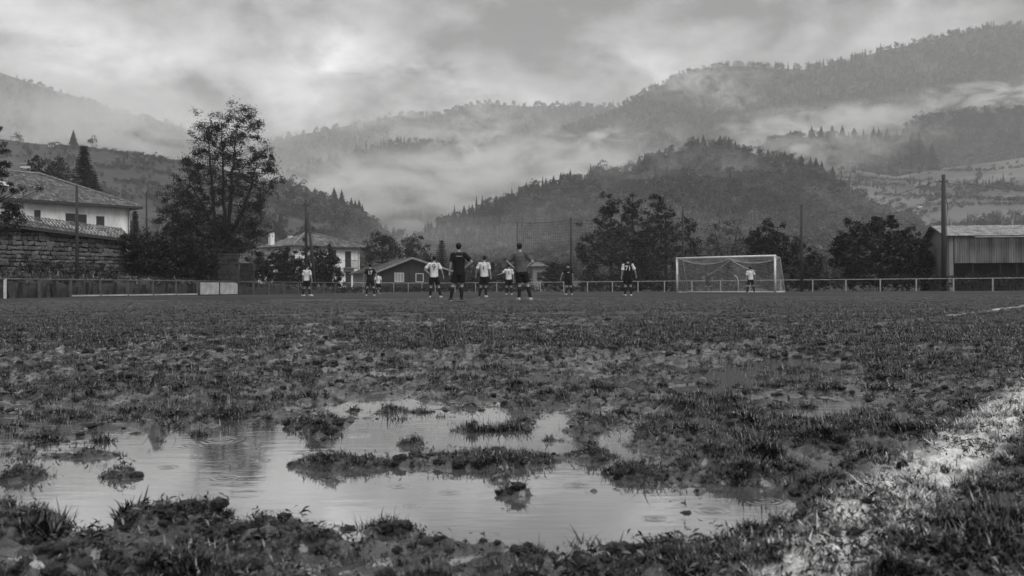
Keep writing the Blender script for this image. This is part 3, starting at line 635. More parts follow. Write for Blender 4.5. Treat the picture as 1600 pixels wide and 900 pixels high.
mid_grass()
def clods():
    rg = np.random.default_rng(8); T = []
    for k in range(6):
        bm = bmesh.new(); bmesh.ops.create_icosphere(bm, subdivisions=3, radius=1)
        for v in bm.verts:
            q = mnoise.turbulence(v.co * 1.8 + Vector((k * 9, 0, 0)), 4, True); v.co *= .6 + .6 * q; v.co.z *= .55
        me = bpy.data.meshes.new('clod'); bm.to_mesh(me); bm.free(); T.append(tmpl(me, m_clod))
    n = 26000; x, y = ngrass(rg, n, 1.15, 18); z = ground_z(x, y); cl = fbm(x / .4, y / .4, 3, 31)
    keep = rg.random(n) < np.clip(.42 + 1.0 * cl, .10, 1) * np.where(z < ZW - .004, .05, 1) * np.where(np.abs(line_off(x, y)[0]) < .13, .12, 1); x, y, z = x[keep], y[keep], z[keep]; n = len(x)
    s_ = .003 + .017 * rg.random(n) ** 4.0; s_ = s_ * np.clip(y / 3, 1, 2.2); zz = z + s_ * .1
    gn_scatter('mud_clods', T, np.stack([x, y, zz], 1), rg.uniform(0, 6.28, n), s_, rg.integers(0, 6, n))
    # trampled leaves and torn turf lying flat
    n = 22000; x, y = ngrass(rg, n, 1.15, 10); z = ground_z(x, y); keep = (z > ZW - .001) & (rg.random(n) < .35 + fbm(x / .3, y / .3, 2, 33)); x, y, z = x[keep], y[keep], z[keep]; n = len(x)
    V = []
    T = []
    for k in range(5):
        r2 = np.random.default_rng(70 + k); P = np.stack([r2.normal(0, .009, 7), r2.normal(0, .009, 7), np.abs(r2.normal(0, .005, 7)) + .003], 1)
        v, f = quads_at(P, .0052, r2, .4, .3, .4); T.append(tmpl(np_mesh('litter', v, f), m_litter))
    gn_scatter('torn_turf', T, np.stack([x, y, z + .002], 1), rg.uniform(0, 6.28, n), rg.uniform(.6, 1.6, n), rg.integers(0, 5, n))
clods()
# a few lumps one can single out
def lump(px, py, wpx, hpx, label):
    Y = F * H / (py - 450); X = (px - 800) / F * Y; s_ = Y / F; z = float(ground_z(np.array([X]), np.array([Y]))[0])
    r = empty('turf_lump', (X, Y, z - .004)); tag(r, label, 'turf lump', 'dark lumps of torn turf in the mud')
    bm = bmesh.new(); bmesh.ops.create_icosphere(bm, subdivisions=4, radius=1)
    for v in bm.verts:
        q = mnoise.turbulence(v.co * 2.4 + Vector((px, 0, py)), 5, True); v.co *= .55 + .55 * q; v.co.z = v.co.z * hpx * s_ * .5; v.co.x *= wpx * s_ * .5; v.co.y *= wpx * s_ * .4
    me = bpy.data.meshes.new('soil'); bm.to_mesh(me); bm.free(); link('soil', me, m_clod, r)
    rg = np.random.default_rng(int(px)); vs = []; fs = []; base = 0
    for _ in range(26):
        me2 = tuft_mesh(int(rg.integers(1e6)), 14, .018, .026, .0022); co = np.zeros(len(me2.vertices) * 3); me2.vertices.foreach_get('co', co); co = co.reshape(-1, 3)
        qa = rg.uniform(0, 6.28); qr = rg.random() ** .5; off = np.array([math.cos(qa) * qr * wpx * s_ * .5, math.sin(qa) * qr * wpx * s_ * .4, hpx * s_ * .42 * math.sqrt(max(.02, 1 - qr * qr)) - .002]); vs.append(co + off); f = np.array([p.vertices[:] for p in me2.polygons]); fs.append(f + base); base += len(co); bpy.data.meshes.remove(me2)
    link('grass_blades', np_mesh('grass_blades', np.concatenate(vs), np.concatenate(fs)), m_grass, r)
for a in [(156, 676, 46, 22, 'dark rounded turf lump left of the tree reflection in the puddle'), (65, 818, 80, 28, 'broad dark mud lump at the lower left corner beside the puddle'), (215, 792, 44, 20, 'small dark lump at the water edge right of the broad mud lump'),
          (620, 645, 34, 12, 'flat grassy lump at the far edge of the puddle'), (310, 835, 60, 20, 'dark mud lump below the tree reflection'), (925, 835, 70, 24, 'dark grassy lump at the near edge of the middle puddle'), (630, 590, 30, 9, 'small far lump in the middle of the field'),
          (1380, 608, 46, 11, 'dark flat clod in the mud towards the right chalk line'), (1240, 575, 34, 9, 'small far clod in the right half of the field'), (1010, 745, 56, 16, 'grassy lump standing in the right arm of the puddle'), (770, 722, 80, 20, 'largest grassy lump on the strip between two arms of water')]:
    lump(*a)
# ------------------------------------------------------------------ touchline fences
m_rail = mat('dulled_white_rail', .34, .6, .4, 4)
m_wpaint = mat('white_painted_steel', .62, .45, .25, 6, spec=.4)
m_gpaint = mat('weathered_grey_steel', .09, .55, .5, 5, spec=.4)
m_conc = mat('rough_concrete', .16, .9, .4, 3, bump=.6, bscale=12)
m_concl = mat('pale_concrete_panel', .38, .85, .35, 2.2, bump=.4, bscale=14)
m_pole = mat('tarred_wood_pole', .035, .7, .4, 3, bump=.4, stretch=(6, 6, .6))
m_wire = mat('dark_cable', .04, .6)
m_net = mat('pale_net_cord', .55, .7)
m_dnet = mat('dark_net_cord', .05, .7)
m_plaster = mat('limewashed_wall', .80, .85, .28, .9, bump=.2, bscale=9, detail=8, stretch=(1.6, 1.6, .45))
m_plaster2 = mat('pale_plaster_wall', .82, .85, .22, .9, bump=.2, bscale=9, detail=8, stretch=(1.6, 1.6, .45))
m_shutter = mat('dark_wood_shutter', .035, .6, .3, 3, stretch=(1, 1, 8))
m_tile = mat('weathered_roof_tile', .135, .85, .5, 1.6, bump=.3, bscale=20, attr='tone')
m_cap = mat('ridge_cap_tile', .17, .85, .5, 3)
m_tile2 = mat('old_roof_tile', .12, .85, .55, 2.0, bump=.3, bscale=20, attr='tone')
m_under = mat('roof_bed', .05, .9)
m_pillar = mat('mossy_stone', .045, .9, .5, 3, bump=.7)
m_slab = mat('dark_damp_slab', .05, .9, .5, 4, bump=.6)
m_eave = mat('dark_eave_wood', .05, .8)  # one even dark colour for fascias, frames and trim
m_stone = mat('rough_wall_stone', .125, .9, .55, 3.5, bump=.8, bscale=9, island=.5)
m_mortar = mat('earth_mortar', .028, .95, .4, 2, bump=.6, bscale=6)
m_corr = mat('corrugated_sheet', .15, .6, .55, .6, stretch=(3, 3, .5), spec=.4)
m_corr_roof = mat('lichened_roof_sheet', .22, .8, .55, 2.0, bump=.4)
m_barnwall = mat('stained_cement_wall', .22, .9, .3, .9, stretch=(2, 2, .4), bump=.3, bscale=8)
m_inner = mat('painted_interior_shade', .02, .9)  # near-black colour carries the shade inside openings and the barn
m_frame = mat('white_window_frame', .7, .5)
m_glass = mat('dark_window_glass', .03, .08, spec=.6)
m_shed = mat('grey_shed_render', .04, .9, .25, .8)
m_bank = mat('rough_bank_grass', .035, .95, .5, 1.2, bump=.8, bscale=5, detail=8)

def fence(pts, step, hgt, label, mpost, mrail, rad=.035, prad=.05, kerb=True, low=None, name='pitch_fence'):
    P = [Vector((x, y, 0)) for x, y in pts]; o0 = P[0].copy(); r = empty(name, o0); tag(r, label, 'fence'); L = 0; out = []
    for a, b in zip(P[:-1], P[1:]):
        d = b - a; n = max(1, round(d.length / step))
        for i in range(n): out.append(a + d * i / n)
    out.append(P[-1]); pm = None
    for k, p in enumerate(out):
        q = p - o0
        if pm is None: pm = MB().box(-prad, prad, -prad, prad, -.1, hgt + .02).mesh('post'); pm.materials.append(mpost)
        ob = bpy.data.objects.new('post', pm); C.objects.link(ob); ob.parent = r; ob.location = q; ob.rotation_euler = (random.uniform(-.015, .015), random.uniform(-.02, .02), 0)
    rm = MB().tube([(0, 0, 0), (1, 0, 0)], rad, 8).mesh('rail'); rm.materials.append(mrail)
    for a, b in zip(out[:-1], out[1:]):
        d = b - a; ob = bpy.data.objects.new('rail', rm); C.objects.link(ob); ob.parent = r; ob.location = a - o0 + Vector((0, 0, hgt)); ob.scale = (d.length, 1, 1); ob.rotation_euler.z = math.atan2(d.y, d.x)
        if low: 
            ob = bpy.data.objects.new('bottom_rail', rm2 := (bpy.data.meshes.get('bottom_rail') or MB().box(0, 1, -.03, .03, .05, .13).mesh('bottom_rail'))); 
            if not rm2.materials: rm2.materials.append(m_concl)
            C.objects.link(ob); ob.parent = r; ob.location = a - o0; ob.scale = (d.length, 1, 1); ob.rotation_euler.z = math.atan2(d.y, d.x)
    return out
def lp(base, d, t): return (base[0] + d[0] * t, base[1] + d[1] * t)
LB, LD = (-24.2, 46.6), (.262, .965)               # left touchline fence, running away from the lens
RB, RD = (32.9, 66.0), (.833, -.553)               # fence behind the goal line
f0 = fence([lp(LB, LD, -15.4), lp(LB, LD, 2.2)], 2.2, .95, 'left touchline fence nearest the camera with one white post', m_gpaint, m_gpaint)
_r = [x for x in C.objects if x.get('label', '').startswith('left touchline fence nearest')][0]; _p = [x for x in _r.children if x.name.startswith('post')]; _i = min(_p, key=lambda q: abs((_r.location + q.location).x / (_r.location + q.location).y * F + 800 - 33)); _i.data = _i.data.copy(); _i.data.materials.clear(); _i.data.materials.append(m_wpaint); _i['label'] = 'white post'
fence([lp(LB, LD, 2.2), lp(LB, LD, 13.6)], 2.2, .95, 'grey left touchline fence with a pale bottom rail in front of the rubble bank', m_gpaint, m_gpaint, low=True)
fence([lp(LB, LD, 13.6), lp(LB, LD, 18.2)], 2.25, .95, 'short fence stretch holding the two pale panels', m_gpaint, m_gpaint, rad=.03)
fence([lp(LB, LD, 18.2), lp(LB, LD, 36)], 2.2, .93, 'grey touchline fence beyond the two pale panels in front of the dark bushes', m_gpaint, m_gpaint, rad=.03)
cornr = lp(LB, LD, 36)
fence([cornr, (-7.8, 92.5)], 2.3, .93, 'far corner fence in front of the dark gabled shed', m_rail, m_rail, rad=.024, prad=.03)
fence([(-7.8, 92.5), lp(RB, RD, -31.2)], 2.6, .92, 'pale fence behind the players in the middle distance', m_rail, m_rail, rad=.024, prad=.036)
fence([lp(RB, RD, -31.2), lp(RB, RD, 22)], 2.5, .92, 'white rail fence behind the goal running to the right edge', m_rail, m_rail, rad=.026, prad=.04)
for k, t in enumerate((13.75, 16.05)):
    a = Vector((*lp(LB, LD, t), 0)); ang = math.atan2(LD[1], LD[0]); M = Matrix.Rotation(ang, 4, 'Z')
    o = MB().box(0, 2.12, -.02, .03, .06, .86).build('advert_board', m_concl, None, loc=a + Vector((.09, 0, 0))); o.rotation_euler.z = ang
    tag(o, ['stained blank pale panel nearer the camera fixed in the left fence', 'cleaner blank pale panel farther away fixed in the left fence'][k], 'panel')

# ------------------------------------------------------------------ goal
def goal():
    A = Vector((GX(1058, 65.1), 65.1, 0)); B = Vector((GX(1368, 1) * 0 + GX(1211, 60.5), 60.5, 0)); d = (B - A); Wd = d.length
    r = empty('football_goal', A, math.atan2(d.y, d.x)); tag(r, 'white football goal with sagging net on the far goal line', 'goal')
    for x in (0, Wd): MB().tube([(x, 0, -.05), (x, 0, 2.44)], .075, 12).build('goal_post', m_wpaint, r, True)
    MB().tube([(-.07, 0, 2.44), (Wd + .07, 0, 2.44)], .075, 12).build('crossbar', m_wpaint, r, True)
    top, bot = .85, 1.7
    for x in (0, Wd):
        MB().tube([(x, 0, 2.42), (x, top, 2.36), (x, bot, .03)], .020, 8).build('side_bracket', m_wpaint, r, True)
        MB().tube([(x, 0, .03), (x, bot, .03)], .020, 8).build('ground_bar', m_wpaint, r, True)
    MB().tube([(0, bot, .03), (Wd, bot, .03)], .045, 8).build('ground_bar', m_wpaint, r, True)
    # net: sheet over brackets, sagging between them and caught up at the middle
    nx, nz = 74, 30
    def pt(u, v):                                      # v 0..0.28 roof, .28..1 back
        x = u * Wd; m_ = 1 - abs(2 * u - 1)
        sag = .34 * (math.sin(math.pi * min(1, u * 2)) if u < .5 else math.sin(math.pi * min(1, (1 - u) * 2))) ** .8
        if v < .28:
            f = v / .28; return Vector((x, top * f, 2.44 - .08 * f - sag * f * 1.0))
        f = (v - .28) / .72; z = (2.36 - sag) * (1 - f) + .03 * f
        return Vector((x, top + (bot - top) * f + .12 * math.sin(math.pi * f) * math.sin(u * 17), z))
    nb = MB()
    for i in range(nx + 1): nb.tube([pt(i / nx, j / nz) for j in range(0, nz + 1, 2)], .0055, 3, False)
    for j in range(nz + 1): nb.tube([pt(i / nx, j / nz) for i in range(0, nx + 1, 2)], .0055, 3, False)
    for x in (0, Wd):
        for i in range(1, 12): f = i / 12; nb.tube([(x, top * f, 2.40), (x, bot * f, .03)], .004, 3, False)
        for j in range(1, 19): f = j / 19; nb.tube([(x, 0, 2.4 * (1 - f)), (x, top + (bot - top) * f, 2.36 * (1 - f))], .004, 3, False)
    o = nb.build('net', m_net, r); tag(o, kind='stuff')
    hem = MB().tube([pt(i / 40, .28) for i in range(41)], .022, 5, False); hem.build('net_hem', m_net, r)
    for (u0, z0, u1, z1) in ((.5, 2.3, .17, 1.02), (.5, 2.3, .73, 1.5)):
        MB().tube([(Wd * (u0 + (u1 - u0) * t), top + .35 * t + .15, z0 + (z1 - z0) * t - .1 * math.sin(math.pi * t)) for t in np.linspace(0, 1, 9)], .018, 5, False).build('slack_rope', m_net, r)
goal()
p = W3(1154, 457, 67); o = MB().tube([(0, 0, -.1), (-.03, 0, .9), (-.12, 0, 1.12), (-.3, 0, 1.28)], [.03, .03, .028, .02], 8).build('bent_pole', m_wpaint, None, True, loc=(p.x, p.y, 0)); tag(o, 'bent white pole leaning behind the net near the goalkeeper', 'pole')

# ------------------------------------------------------------------ poles, wires and the ball net
def pole(px, top, D, rad, label, name='utility_pole', lean=0.0, base=None, cap=False):
    t = W3(px, top, D); r = empty(name, (t.x + (GX(base, D) - t.x if base else 0), t.y, 0)); tag(r, label, 'pole')
    dx = t.x - r.location.x
    MB().tube([(0, 0, -.4), (dx * .5 + random.uniform(-.02, .02), 0, t.z * .5), (dx, 0, t.z)], [rad * 1.15, rad, rad * .8], 10).build('shaft', m_pole, r, True)
    if cap:
        MB().box(dx - .30, dx + .30, -.05, .05, t.z - .55, t.z - .47).build('crossarm', m_pole, r)
        for sx in (-.26, .26): MB().tube([(dx + sx, 0, t.z - .48), (dx + sx, 0, t.z - .32)], .035, 6).build('insulator', m_conc, r)
    return Vector((t.x, t.y, t.z))
p1 = pole(120, 290, 51, .09, 'thin dark pole standing in front of the stone wall')
p2 = pole(229, 300, 70, .07, 'slim dark pole behind the ivy between house and tall tree', cap=False)
p3 = pole(478, 312, 78, .13, 'upright dark pole before the bushes by the second house', cap=True)
p3b = pole(481, 333, 77.5, .13, 'shorter leaning prop pole against the upright pole by the second house', base=494)
p4 = pole(892, 340, 87, .12, 'dark net pole left of the trees behind the pitch', 'net_pole')
p4c = pole(808, 347, 92, .04, 'faint thin net pole above the grey shirted player', 'net_pole')
p4b = pole(1067, 322, 86, .11, 'dark net pole against the right spire of the tree cluster', 'net_pole')
p5 = pole(1252, 320, 69, .11, 'slim dark pole right of the goal among shrubs')
p6 = pole(1474, 273, 68.3, .17, 'tall thick dark pole in front of the barn', cap=True)
o = MB().tube([p6 - Vector((0, 0, .05)) * 0 - p6 + Vector((.18, -.02, p6.z - .9)) + p6 * 0 + Vector((p6.x, p6.y, 0)), ] * 2, .01) if False else None
MB().tube([(.17, 0, p6.z - 1.7), (.30, 0, p6.z - 2.3), (.24, 0, p6.z - 3.2), (.17, 0, .5)], .022, 6).build('conduit', m_pole, [x for x in C.objects if x.get('label', '').startswith('tall thick dark')][0])
def wire(a, b, sag, label, rad=.009):
    r0 = a.copy(); pts = [(a + (b - a) * t - Vector((0, 0, sag * 4 * t * (1 - t)))) - r0 for t in np.linspace(0, 1, 17)]
    o = MB().tube(pts, rad, 4, False).build('overhead_wire', m_wire, None, loc=r0); tag(o, label, 'wire')
wire(p6 + Vector((-.25, 0, -.4)), W3(1075, 347, 120), 1.6, 'thin wire dipping left from the tall thick pole', .013)
wire(p6 + Vector((.25, 0, -.4)), W3(1700, 300, 66), .3, 'thin wire leaving right from the tall thick pole')
wire(p1 + Vector((0, 0, -.05)), p2 + Vector((0, 0, -.1)), .5, 'thin wire between the two slim poles on the left')
wire(p2 + Vector((0, 0, -.1)), p3 + Vector((-.2, 0, -.4)), .6, 'thin wire passing behind the tall open tree')
wire(p5 + Vector((0, 0, -.3)), p6 + Vector((0, 0, -2.4)), .5, 'thin wire between the slim pole and the tall thick pole')
def ballnet():
    a, b, c = p4c, p4, p4b; r0 = Vector((a.x, a.y, 0)); nb = MB()
    def seg(a, b, za, zb, sag):
        n = int((b - a).to_2d().length / .28); zs = np.arange(.8, 6.7, .28)
        tz = lambda t: za + (zb - za) * t - sag * 4 * t * (1 - t)
        for i in range(n + 1):
            t = i / n; p = a + (b - a) * t; nb.tube([(p.x - r0.x, p.y - r0.y, .8), (p.x - r0.x, p.y - r0.y, tz(t))], .010, 3, False)
        for z in zs:
            f = (z - .8) / 5.9; nb.tube([((a + (b - a) * t).x - r0.x, (a + (b - a) * t).y - r0.y, .8 + (tz(t) - .8) * f) for t in np.linspace(0, 1, 7)], .010, 3, False)
        nb.tube([((a + (b - a) * t).x - r0.x, (a + (b - a) * t).y - r0.y, tz(t)) for t in np.linspace(0, 1, 9)], .022, 4, False)
    seg(a, b, a.z - .05, b.z - .2, .15); seg(b, c, b.z - .2, c.z - 1.1, .25)
    o = nb.build('ball_stop_net', m_dnet, None, loc=r0); tag(o, 'tall dark ball stop net hung between slim poles behind the pitch', 'net', kind='stuff')
ballnet()

# ------------------------------------------------------------------ roofs of individual barrel tiles (too small to pick apart: one relief part per slope)
def tile_slope(mb, A, B, Cc, Dd, w=.24, c=.42, up=Vector((0, 0, 1)), rg=random):
    """A-B eave, D-C ridge (D above A)"""
    A, B, Cc, Dd = map(Vector, (A, B, Cc, Dd)); n = (B - A).cross(Dd - A).normalized()
    if n.z < 0: n = -n
    nx = max(1, int((B - A).length / w)); hgt = max((Dd - A).length, (Cc - B).length); ny = max(1, int(hgt / c))
    eu = (B - A).normalized(); s_dir = n.cross(eu); s_dir = s_dir if s_dir.z > 0 else -s_dir
    HH = max((Dd - A).dot(s_dir), (Cc - A).dot(s_dir))
    xD, xC, xB = (Dd - A).dot(eu), (Cc - A).dot(eu), (B - A).length
    for j in range(int(HH / c) + 1):
        v0 = j * c; v1 = min(HH, v0 + c * 1.12)
        if v0 >= HH: break
        f = (v0 + v1) / 2 / HH; lo = xD * f; hi = xB + (xC - xB) * f
        for i in range(int(lo / w), int(hi / w) + 1):
            x = i * w
            if x < lo - w * .3 or x > hi - w * .3: continue
            jl = rg.uniform(-.02, .02); x0, x1 = x + .01, x + w * .78; xm = (x0 + x1) / 2 + rg.uniform(-.01, .01)
            lift = .075 + rg.uniform(-.012, .012)
            def P(xx, vv, h): return A + eu * xx + s_dir * vv + n * h
            b0 = P(x0, v0 + jl, .03); b1 = P(xm, v0 + jl, .03 + lift); b2 = P(x1, v0 + jl, .03); t0 = P(x0, v1, 0); t1 = P(xm, v1, lift * .7); t2 = P(x1, v1, 0)
            i0 = len(mb.v); mb.v += [tuple(q) for q in (b0, b1, b2, t0, t1, t2)]
            mb.f += [(i0, i0+1, i0+4, i0+3), (i0+1, i0+2, i0+5, i0+4), (i0, i0+2, i0+1)]
def tile_tone(o):
    n = len(o.data.vertices) // 6; t = np.repeat(np.clip(np.exp(.3 * rng.normal(size=n)), .5, 1.7), 6); a = o.data.attributes.new('tone', 'FLOAT', 'POINT'); a.data.foreach_set('value', t.astype(np.float32))
def roof_part(r, mb_under, tiles, mu, mt):
    mb_under.build('roof', mu, r); o = tiles.build('roof_tiles', mt, r); tag(o, kind='stuff'); tile_tone(o)
def frame_of(P0, P1):
    d = (P1 - P0); d.z = 0; L = d.length; d.normalize(); n = Vector((-d.y, d.x, 0))   # n points to the back (left of direction)
    return Matrix(((d.x, n.x, 0, P0.x), (d.y, n.y, 0, P0.y), (0, 0, 1, 0), (0, 0, 0, 1))), L
def face_x(P0, P1, px):                             # distance along the ground line P0-P1 seen in pixel column px
    k = (px - 800) / F; d = P1 - P0
    t = (k * P0.y - P0.x) / (d.x - k * d.y); return t * d.length
def zat(py, px, D): return W3(px, py, D).z
def opening(r, x0, x1, z0, z1, fr=True, shut=True, name='window', y=0, glass=m_glass, mf=m_frame, bars=0):
    b = MB(); t = .06
    if fr:
        for (a, c, e, f) in ((x0 - t, x1 + t, z1, z1 + t), (x0 - t, x1 + t, z0 - t, z0), (x0 - t, x0, z0, z1), (x1, x1 + t, z0, z1)): b.box(a, c, y - .05, y + .02, e, f)
        w = b.build(name, mf, r)
    else: w = MB().box(x0, x1, y - .02, y + .02, z0, z1).build(name, m_inner, r)
    MB().box(x0 + .001, x1 - .001, y - .012 - (.015 if not fr else 0), y + .01, z0 + .001, z1 - .001).build('pane' if not shut else 'shutter', glass if not shut else m_shutter, w)
    for k in range(bars): xx = x0 + (x1 - x0) * (k + 1) / (bars + 1); MB().box(xx - .025, xx + .025, y - .035, y - .014, z0, z1).build('glazing_bar', mf, w)
    return w

# --- the big white house on the left
def house_left():
    P0 = Vector((GX(-60, 78), 78, 0)); P1 = Vector((GX(203, 89.4), 89.4, 0)); M, L = frame_of(P0, P1); r = empty('white_house'); r.matrix_world = M
    tag(r, 'large white house with weathered tiled hip roof above the stone wall', 'house')
    Dp = 12; E = zat(323, 205, 89.4) ; e = .9
    MB().box(0, L, 0, Dp, 0, E).build('wall', m_plaster, r)
    rz = 3.1; k = 6.0
    a, b, c, d = (-e, -e, E - .05), (L + e, -e, E - .05), (L + e, Dp + e, E - .05), (-e, Dp + e, E - .05); t0, t1 = (k, Dp/2, E + rz), (L - k, Dp/2, E + rz)
    u = MB(); u.quad(a, b, t1, t0); u.quad(c, d, t0, t1); u.tri(b, c, t1); u.tri(d, a, t0); u.quad(a, d, c, b)
    tl = MB(); tile_slope(tl, a, b, t1, t0, .26, .45); tile_slope(tl, b, c, t1, t1, .26, .45)
    roof_part(r, u, tl, m_under, m_tile)
    MB().tube([Vector(b) + Vector((0, 0, .06)), Vector(t1) + Vector((0, 0, .12))], .13, 6).build('hip_tiles', m_cap, r); MB().tube([Vector(t0) + Vector((0, 0, .1)), Vector(t1) + Vector((0, 0, .1))], .14, 6).build('ridge_tiles', m_cap, r)
    eb = MB(); eb.box(-e, L + e, -e, -e + .1, E - .22, E - .06); eb.box(L + e - .1, L + e, -e + .1, Dp, E - .22, E - .06); eb.build('fascia', m_eave, r)
    for (xa, xb, ya, yb) in ((103, 118, 333, 352), (121, 136, 334.5, 353.5), (151, 163.5, 337.5, 360), (54, 64, 328, 348)):
        x0 = face_x(P0, P1, xa); x1 = face_x(P0, P1, xb); D = P0.y + (P1.y - P0.y) * x0 / L
        opening(r, x0, x1, zat(yb, xa, D), zat(ya, xa, D), fr=False, shut=True)
    x = face_x(P0, P1, 200.5); MB().tube([(x, -.12, 0), (x, -.12, E - .5), (x + .35, -.7, E - .15)], .06, 6).build('downpipe', m_conc, r)
    xc = face_x(P0, P1, 24); MB().box(1, 1, 0, 0, 0, 0) if False else None
    for xx, yy in ((face_x(P0, P1, 22) , Dp * .42),):
        ch = MB().box(xx - .5, xx + .5, yy - .4, yy + .4, E + 1.5, E + rz + 1.2).build('chimney', m_plaster, r); MB().box(xx - .65, xx + .65, yy - .55, yy + .55, E + rz + 1.2, E + rz + 1.35).build('chimney_cap', m_conc, ch)
    D = 79; sl = MB(); xx = face_x(P0, P1, 10); n = Vector((0, -.46, .89))
    def rp(x, v, h): return Vector((x, -e + v, E + v * (rz / (Dp/2 + e)) + h))
    sl.quad(rp(xx - 1.0, 2.4, .2), rp(xx + .9, 2.4, .2), rp(xx + .9, 3.5, .2), rp(xx - 1.0, 3.5, .2)); sl.build('skylight', mat('skylight_glass', .35, .4, spec=.5), r)
house_left()

# --- the stone shed wall with its tiled lean-to roof
def stone_wall():
    P0 = Vector((GX(-70, 51.5), 51.5, 0)); P1 = Vector((GX(196, 60), 60, 0)); M, L = frame_of(P0, P1); r = empty('stone_outbuilding'); r.matrix_world = M
    tag(r, 'long rough stone outbuilding wall with sloping tiled roof on the left', 'outbuilding')
    xa = face_x(P0, P1, 16); xb = face_x(P0, P1, 193); za = zat(352, 16, 54.3); zb = zat(374, 193, 60)
    def top(x): return za + (zb - za) * (x - xa) / (xb - xa)
    zbot = 1.1
    b = MB(); b.quad((0, .05, .5), (L, .05, .5), (L, .05, top(L)), (0, .05, top(0))); b.quad((L, .05, .5), (L, 3.2, .5), (L, 3.2, top(L)), (L, .05, top(L))); b.build('wall', m_mortar, r)
    # stones, each its own piece
    SM = []
    for k in range(10):
        bm = bmesh.new(); bmesh.ops.create_cube(bm, size=1)
        for v in bm.verts: v.co += Vector([random.uniform(-.17, .17) for _ in range(3)])
        bmesh.ops.bevel(bm, geom=bm.edges[:], offset=.10, segments=1, affect='EDGES'); me = bpy.data.meshes.new('stone'); bm.to_mesh(me); bm.free(); me.materials.append(m_stone); SM.append(me)
    z = zbot; rest = MB(); cnt = 0
    while z < za:
        hh = random.uniform(.17, .30); x = random.uniform(-.4, 0) + max(0, face_x(P0, P1, -12))
        while x < L:
            ww = random.uniform(.18, .46); xc = x + ww / 2
            if z + hh < top(xc) - .05 and not (face_x(P0, P1, 151) < xc < face_x(P0, P1, 166) and z < 2.0):
                cnt += 1
                if cnt > 298 : rest.box(x + .01, x + ww - .01, random.uniform(-.08, -.03), .06, z + .01, z + hh - .01, jit=.015); x += ww + .03; continue
                o = bpy.data.objects.new('stone', random.choice(SM)); C.objects.link(o); o.parent = r
                o.location = (xc, random.uniform(-.03, .02), z + hh / 2 + random.uniform(-.02, .02)); o.scale = (ww * 1.0, .2, hh * random.uniform(.78, 1.05)); o.rotation_euler = (0, random.uniform(-.12, .12), 0)
            x += ww + .03
        z += hh + .025
    if rest.v: rest.build('stones', m_stone, r)['kind'] = 'stuff'
    x0 = face_x(P0, P1, 151); x1 = face_x(P0, P1, 166); MB().box(x0, x1, -.06, .06, .9, 2.02).build('arched_opening', m_inner, r)
    e = .5; zr0 = zat(333, 14, 55.5); 
    def rt(x): return top(x) + .60 * max(.18, 1 - (x - xa) / (xb - xa) * .75)
    A, B, Cc, Dd = (0, -e, top(0) - .06), (L + .2, -e, top(L) - .06), (L + .2, 1.0, rt(L)), (0, 1.0, rt(0))
    u = MB(); u.quad(A, B, Cc, Dd); u.quad((0, -e, top(0) - .2), (L + .2, -e, top(L) - .2), (L + .2, -e, top(L) - .06), (0, -e, top(0) - .06)); u.quad(Dd, Cc, (L + .2, 3.4, top(L) - .2), (0, 3.4, top(0) - .2))
    u.quad((0, -e, top(0) - .2), (L + .2, -e, top(L) - .2), (L + .2, .1, top(L) - .2), (0, .1, top(0) - .2))
    tl = MB(); tile_slope(tl, A, B, Cc, Dd, .22, .38); roof_part(r, u, tl, m_eave, m_tile2)
stone_wall()
def gate_pillar(px0, px1, py0, D, label):
    w = (px1 - px0) / F * D; r = empty('stone_pillar', (GX((px0 + px1) / 2, D), D, 0)); tag(r, label, 'pillar'); z = .8; top = zat(py0, px0, D)
    MB().box(-w * .42, w * .42, .05, .7, 0, top - .02).build('core', m_mortar, r)
    while z < top - .1:
        hh = random.uniform(.26, .4); x = -w / 2
        while x < w / 2 - .15:
            ww = min(random.uniform(.4, .8), w / 2 - x); MB().box(x + .015, x + ww - .015, random.uniform(-.05, 0), .5, z + .015, min(z + hh, top) - .015, jit=.02).build('stone', m_pillar, r); x += ww
        z += hh
gate_pillar(340, 371, 396, 64, 'square rough stone gate pillar under the tall open tree')
gate_pillar(374, 396, 411, 68, 'lower ruined stone pillar right of the square gate pillar')

